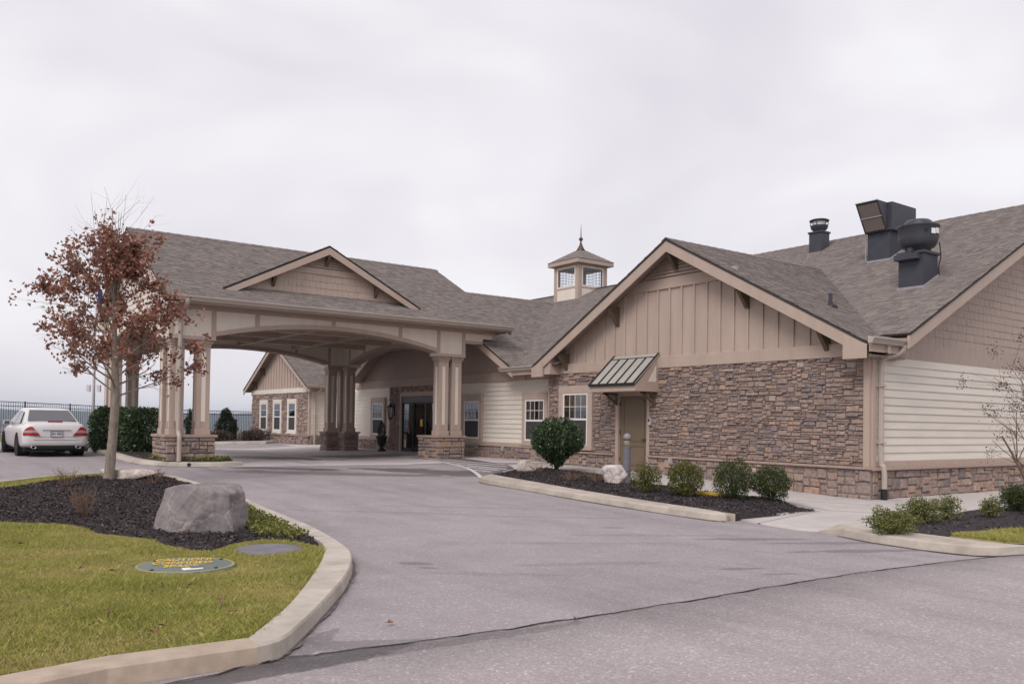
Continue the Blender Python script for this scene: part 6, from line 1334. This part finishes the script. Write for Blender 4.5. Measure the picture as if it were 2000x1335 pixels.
# ================================================================== CARS
def car(label, pos, rz, paint, cat='car'):
    root = thing('parked_car', label, cat, pos, 'cars parked before the fence', world=False); root.rotation_euler = (0, 0, rz)
    # y forward, rear at 0. stations: y, half width, bottom, shoulder z, deck z
    ST = [(-.02, .66, .42, .70, .80), (.0, .76, .36, .74, .90), (.05, .85, .31, .78, .985), (.14, .89, .28, .80, 1.01), (.40, .905, .25, .82, 1.03), (.8, .91, .21, .84, 1.03), (1.6, .91, .19, .86, .99), (2.6, .91, .19, .87, .98), (3.3, .91, .2, .86, .98), (3.8, .90, .22, .83, .93), (4.4, .86, .24, .74, .84), (4.68, .76, .28, .66, .74), (4.8, .58, .34, .58, .62)]
    mb = MB(); V = []; m_ = None
    for (y, w_, zb_, zs_, zd) in ST:
        half = [(w_*.72, zb_), (w_*.93, zb_+.03), (w_*.985, zb_+.14), (w_, .5*(zb_+zs_)+.02), (w_*.99, zs_-.06), (w_*.965, zs_), (w_*.9, zs_+(zd-zs_)*.62), (w_*.80, zd-.02), (w_*.6, zd+.003), (0, zd+.012)]
        ring = [(x, y, z) for x, z in half]+[(-x, y, z) for x, z in half[-2::-1]]; m_ = len(ring); V += ring
    F = [(i*m_+j, (i+1)*m_+j, (i+1)*m_+j+1, i*m_+j+1) for i in range(len(ST)-1) for j in range(m_-1)]+[(i*m_+m_-1, (i+1)*m_+m_-1, (i+1)*m_, i*m_) for i in range(len(ST)-1)]
    F += [tuple(range(m_)), tuple(range((len(ST)-1)*m_, len(ST)*m_))[::-1]]
    mb.add(V, F); bd = mb.build('body', paint, root, smooth=True); bm_fix(bd.data); md = bd.modifiers.new('sub', 'SUBSURF'); md.levels = md.render_levels = 2
    # cabin: profile points (y, z, half width)
    CP = [(.66, 1.0, .76), (1.40, 1.395, .60), (1.75, 1.455, .595), (2.25, 1.465, .60), (2.75, 1.42, .595), (3.62, .96, .76)]
    mb = MB(); V = []
    for (y, z, w_) in CP: V += [(-w_, y, z), (-w_*.6, y, z+.018), (0, y, z+.024), (w_*.6, y, z+.018), (w_, y, z)]
    F = [(i*5+j, i*5+j+1, (i+1)*5+j+1, (i+1)*5+j) for i in range(5) for j in range(4)]
    n0 = len(V); V += [(s__*(.83 if 0 < i < 5 else .78), y, .95) for i, (y, z, w_) in enumerate(CP) for s__ in (-1, 1)]
    for i in range(5): F += [(i*5, (i+1)*5, n0+2*(i+1), n0+2*i), (i*5+4, n0+2*i+1, n0+2*(i+1)+1, (i+1)*5+4)]
    mb.add(V, F); cb = mb.build('cabin', paint, root, smooth=True); bm_fix(cb.data); sb_ = cb.modifiers.new('bev', 'BEVEL'); sb_.width = .035; sb_.segments = 3; sb_.limit_method = 'ANGLE'; sb_.angle_limit = .5
    CG = mat('car_glass', (.075, .072, .085), .06, .05, 2, 0, spec=.9)
    def patch(name, pts, m, off=.008, par=None, th=.004):
        p = [np.array(q, float) for q in pts]; nn = np.cross(p[1]-p[0], p[2]-p[0]); nn /= np.linalg.norm(nn)
        return MB().prism([q+nn*off for q in p], nn*th).build(name, m, par or root)
    a, b = CP[0], CP[1]
    def lerp(t_, s__, k0=0): y = a[0]+(b[0]-a[0])*t_; z = a[1]+(b[1]-a[1])*t_+.022; w_ = a[2]+(b[2]-a[2])*t_; return (s__*(w_-k0), y, z)
    g = MB(); gl = [lerp(.10, -1, .075), lerp(.10, 1, .075), lerp(.93, 1, .07), lerp(.93, -1, .07)]
    nn = np.cross(np.array(gl[1])-gl[0], np.array(gl[2])-gl[0]); nn /= np.linalg.norm(nn); nn = nn if nn[1] < 0 else -nn
    g.prism([np.array(q)+nn*.012 for q in gl], nn*.005); g.build('rear_window', CG, root)
    for s__ in (-1, 1):
        for nm, q in (('side_window', [(1.02, .995), (1.47, 1.335), (1.98, 1.385), (1.98, .985)]), ('side_window', [(2.05, .985), (2.05, 1.385), (2.62, 1.345), (3.28, 1.02), (3.25, .985)])):
            pts = []
            for (y, z) in q: t_ = (z-.95)/(1.42-.95); pts.append((s__*(.845+(.618-.845)*t_), y, z))
            c_ = np.array(pts); nn = np.cross(c_[1]-c_[0], c_[2]-c_[0]); nn /= np.linalg.norm(nn); nn = nn if nn[0]*s__ > 0 else -nn
            MB().prism([p+nn*.0 for p in c_], nn*.012).build(nm, CG, root)
    RED = mat('tail_lamp_red', (.36, .012, .02), .2, .08, 6, 0, spec=.6); CLR = mat('tail_lamp_clear', (.42, .33, .33), .2, .1, 9, 0, spec=.6); BLK = mat('car_black_trim', (.012, .012, .013), .5, .1, 4, 0); CHR = mat('car_chrome', (.5, .5, .5), .2, .05, 3, 0, metal=1.); SHUT = mat('shut_line', (.10, .095, .095), .8, .05, 3, 0)
    def rear_y(x, z):   # rear skin depth
        return .035+max(0, abs(x)-.5)**2*.75+(max(0, z-.82))**1.5*.45
    def rpatch(name, pts, m, off, par=None):
        n = len(pts); mb = MB(); f_ = [(x, rear_y(x, z)-off, z) for x, z in pts]; k = [(x, rear_y(x, z)+.12, z) for x, z in pts]
        mb.add(f_+k, [tuple(range(n))]+[(i, (i+1) % n, n+(i+1) % n, n+i) for i in range(n)]+[tuple(range(2*n-1, n-1, -1))]); o = mb.build(name, m, par or root); bm_fix(o.data); return o
    for s__ in (-1, 1):
        tl = rpatch('tail_lamp', [(s__*x, z) for x, z in ((.87, .63), (.87, .71), (.80, .712), (.72, .715), (.64, .715), (.50, .715), (.44, .63), (.60, .625), (.74, .625))], RED, .085)
        rpatch('lamp_clear_band', [(s__*x, z) for x, z in ((.866, .715), (.85, .78), (.78, .79), (.68, .795), (.565, .79), (.505, .718), (.68, .718), (.80, .717))], CLR, .085, tl)
        rpatch('lamp_top', [(s__*x, z) for x, z in ((.845, .785), (.80, .845), (.72, .90), (.64, .895), (.57, .795), (.70, .80), (.78, .795))], RED, .085, tl)
        g = MB(); cx = s__*.60; g.lathe((0, 0, 0), [(.055, 0), (.062, .02), (.062, .12), (.045, .12), (.045, .03)], 16); o = g.build('exhaust_tip', CHR, root, smooth=True); o.rotation_euler = (math.pi/2, 0, 0); o.location = (cx, .10, .285); o.scale = (1.3, .75, 1)
        MB().box(s__*.84, s__*1.03, 2.95, 3.07, .93, 1.07).build('door_mirror', paint, root, bevel=.03); MB().box(s__*.87, s__*1.015, 2.94, 2.955, .945, 1.055).build('mirror_glass', CG, root)
        for y in (1.06, 3.92):
            o = MB().lathe((0, 0, -.11), [(.20, 0), (.30, .0), (.325, .03), (.33, .09), (.33, .14), (.325, .19), (.30, .22), (.20, .22)], 28).build('wheel', mat('tyre_rubber', (.012, .012, .013), .8, .1, 6, .1), root, smooth=True); o.rotation_euler = (0, math.pi/2, 0); o.location = (s__*.80, y, .33)
            rim = MB()
            for k in range(5): t_ = k*1.2566; rim.bar((.03*math.cos(t_), .03*math.sin(t_), s__*.108), (.205*math.cos(t_), .205*math.sin(t_), s__*.108), .055, .02, up=(0, 0, 1))
            rim.lathe((0, 0, s__*.1-.01), [(.06, 0), (.06, .02)], 12); rim.lathe((0, 0, s__*.09-.01), [(.2, 0), (.215, .0), (.215, .03), (.2, .03)], 24); rim.build('rim', mat('alloy_rim', (.16, .16, .17), .35, .1, 5, 0, metal=.7), o)
            MB().tube([(s__*.60, y, .34), (s__*.917, y, .34)], .375, 28).build('wheel_arch', BLK, root)
    rpatch('number_plate', [(-.16, .60), (.16, .60), (.16, .765), (-.16, .765)], mat('plate_white', (.58, .57, .60), .5, .08, 10, 0), .07)
    rpatch('plate_recess', [(-.30, .575), (.30, .575), (.36, .785), (-.36, .785)], paint, .055)
    text_mesh('451 1049', .085, mat('plate_text', (.05, .06, .12), .6, .1, 5, 0), 'plate_number', (0, -.041, .685), 0, math.pi/2, root, .001, .001, .8)
    g = MB()
    for (x0_, z0_, x1_, z1_) in ((-.16, .60, .16, .60), (-.16, .765, .16, .765), (-.16, .6, -.16, .765), (.16, .6, .16, .765)): g.bar((x0_, -.04, z0_), (x1_, -.04, z1_), .012, .012, up=(0, 1, 0))
    g.build('plate_frame', mat('plate_frame', (.12, .12, .12), .5, .1, 4, 0), root)
    MB().bar((-.38, -.028, .80), (.38, -.028, .80), .025, .022).build('chrome_strip', CHR, root)
    MB().bar((-.20, .245, 1.05), (.20, .245, 1.05), .03, .035).build('brake_light', RED, root)
    MB().tube([(x, rear_y(x, .585)-.052, .585+.10*abs(x)**3) for x in np.linspace(-.66, .66, 15)], .006, 5).build('shut_line', SHUT, root)
    MB().tube([(x, rear_y(x, .5)-.055, .50) for x in np.linspace(-.8, .8, 17)], .005, 5).build('bumper_line', SHUT, root)
    MB().box(-.62, .62, .02, .3, .22, .345).build('valance', BLK, root, bevel=.03); MB().box(-.8, .8, .3, 4.5, .16, .26).build('underbody', BLK, root)
    MB().tube([(0, .45, .27), (0, .2, .27)], .08, 8).build('silencer', BLK, root)
    return root
CW = mat('white_car_paint', (.66, .645, .64), .2, .03, 2, 0, spec=.5); CR = mat('red_car_paint', (.30, .02, .03), .25, .04, 2, 0, spec=.5)
q0 = np.array(P(27, 889)); q1 = np.array(P(169, 889)); qc = (q0+q1)/2
car('white four-door sedan parked nose-in with red tail lamps and twin exhausts', (qc[0]+.02, qc[1]-.9, Gf(*qc)), .03, CW)
car('red car parked beyond the white sedan, barely showing at the left edge', (qc[0]-2.25, qc[1]+2.6, Gf(qc[0], qc[1]+3)), .03, CR)
# ================================================================== AIR
hz = MB().box(-8200, 8300, -2500, 8000, -75, 85); h = hz.build('haze', None, kind='stuff'); h['label'] = 'thin pale winter haze over the valley'; h['category'] = 'haze'
m, nt, N, L, b = nodes_of('haze_air'); N.remove(b); pv = N.new('ShaderNodeVolumePrincipled'); pv.inputs['Color'].default_value = (.74, .84, 1, 1); pv.inputs['Density'].default_value = .00011; pv.inputs['Anisotropy'].default_value = .2; L.new(pv.outputs[0], N['Material Output'].inputs['Volume']); h.data.materials.append(m)
for o in bpy.data.objects:
    if '_root' in o: del o['_root']
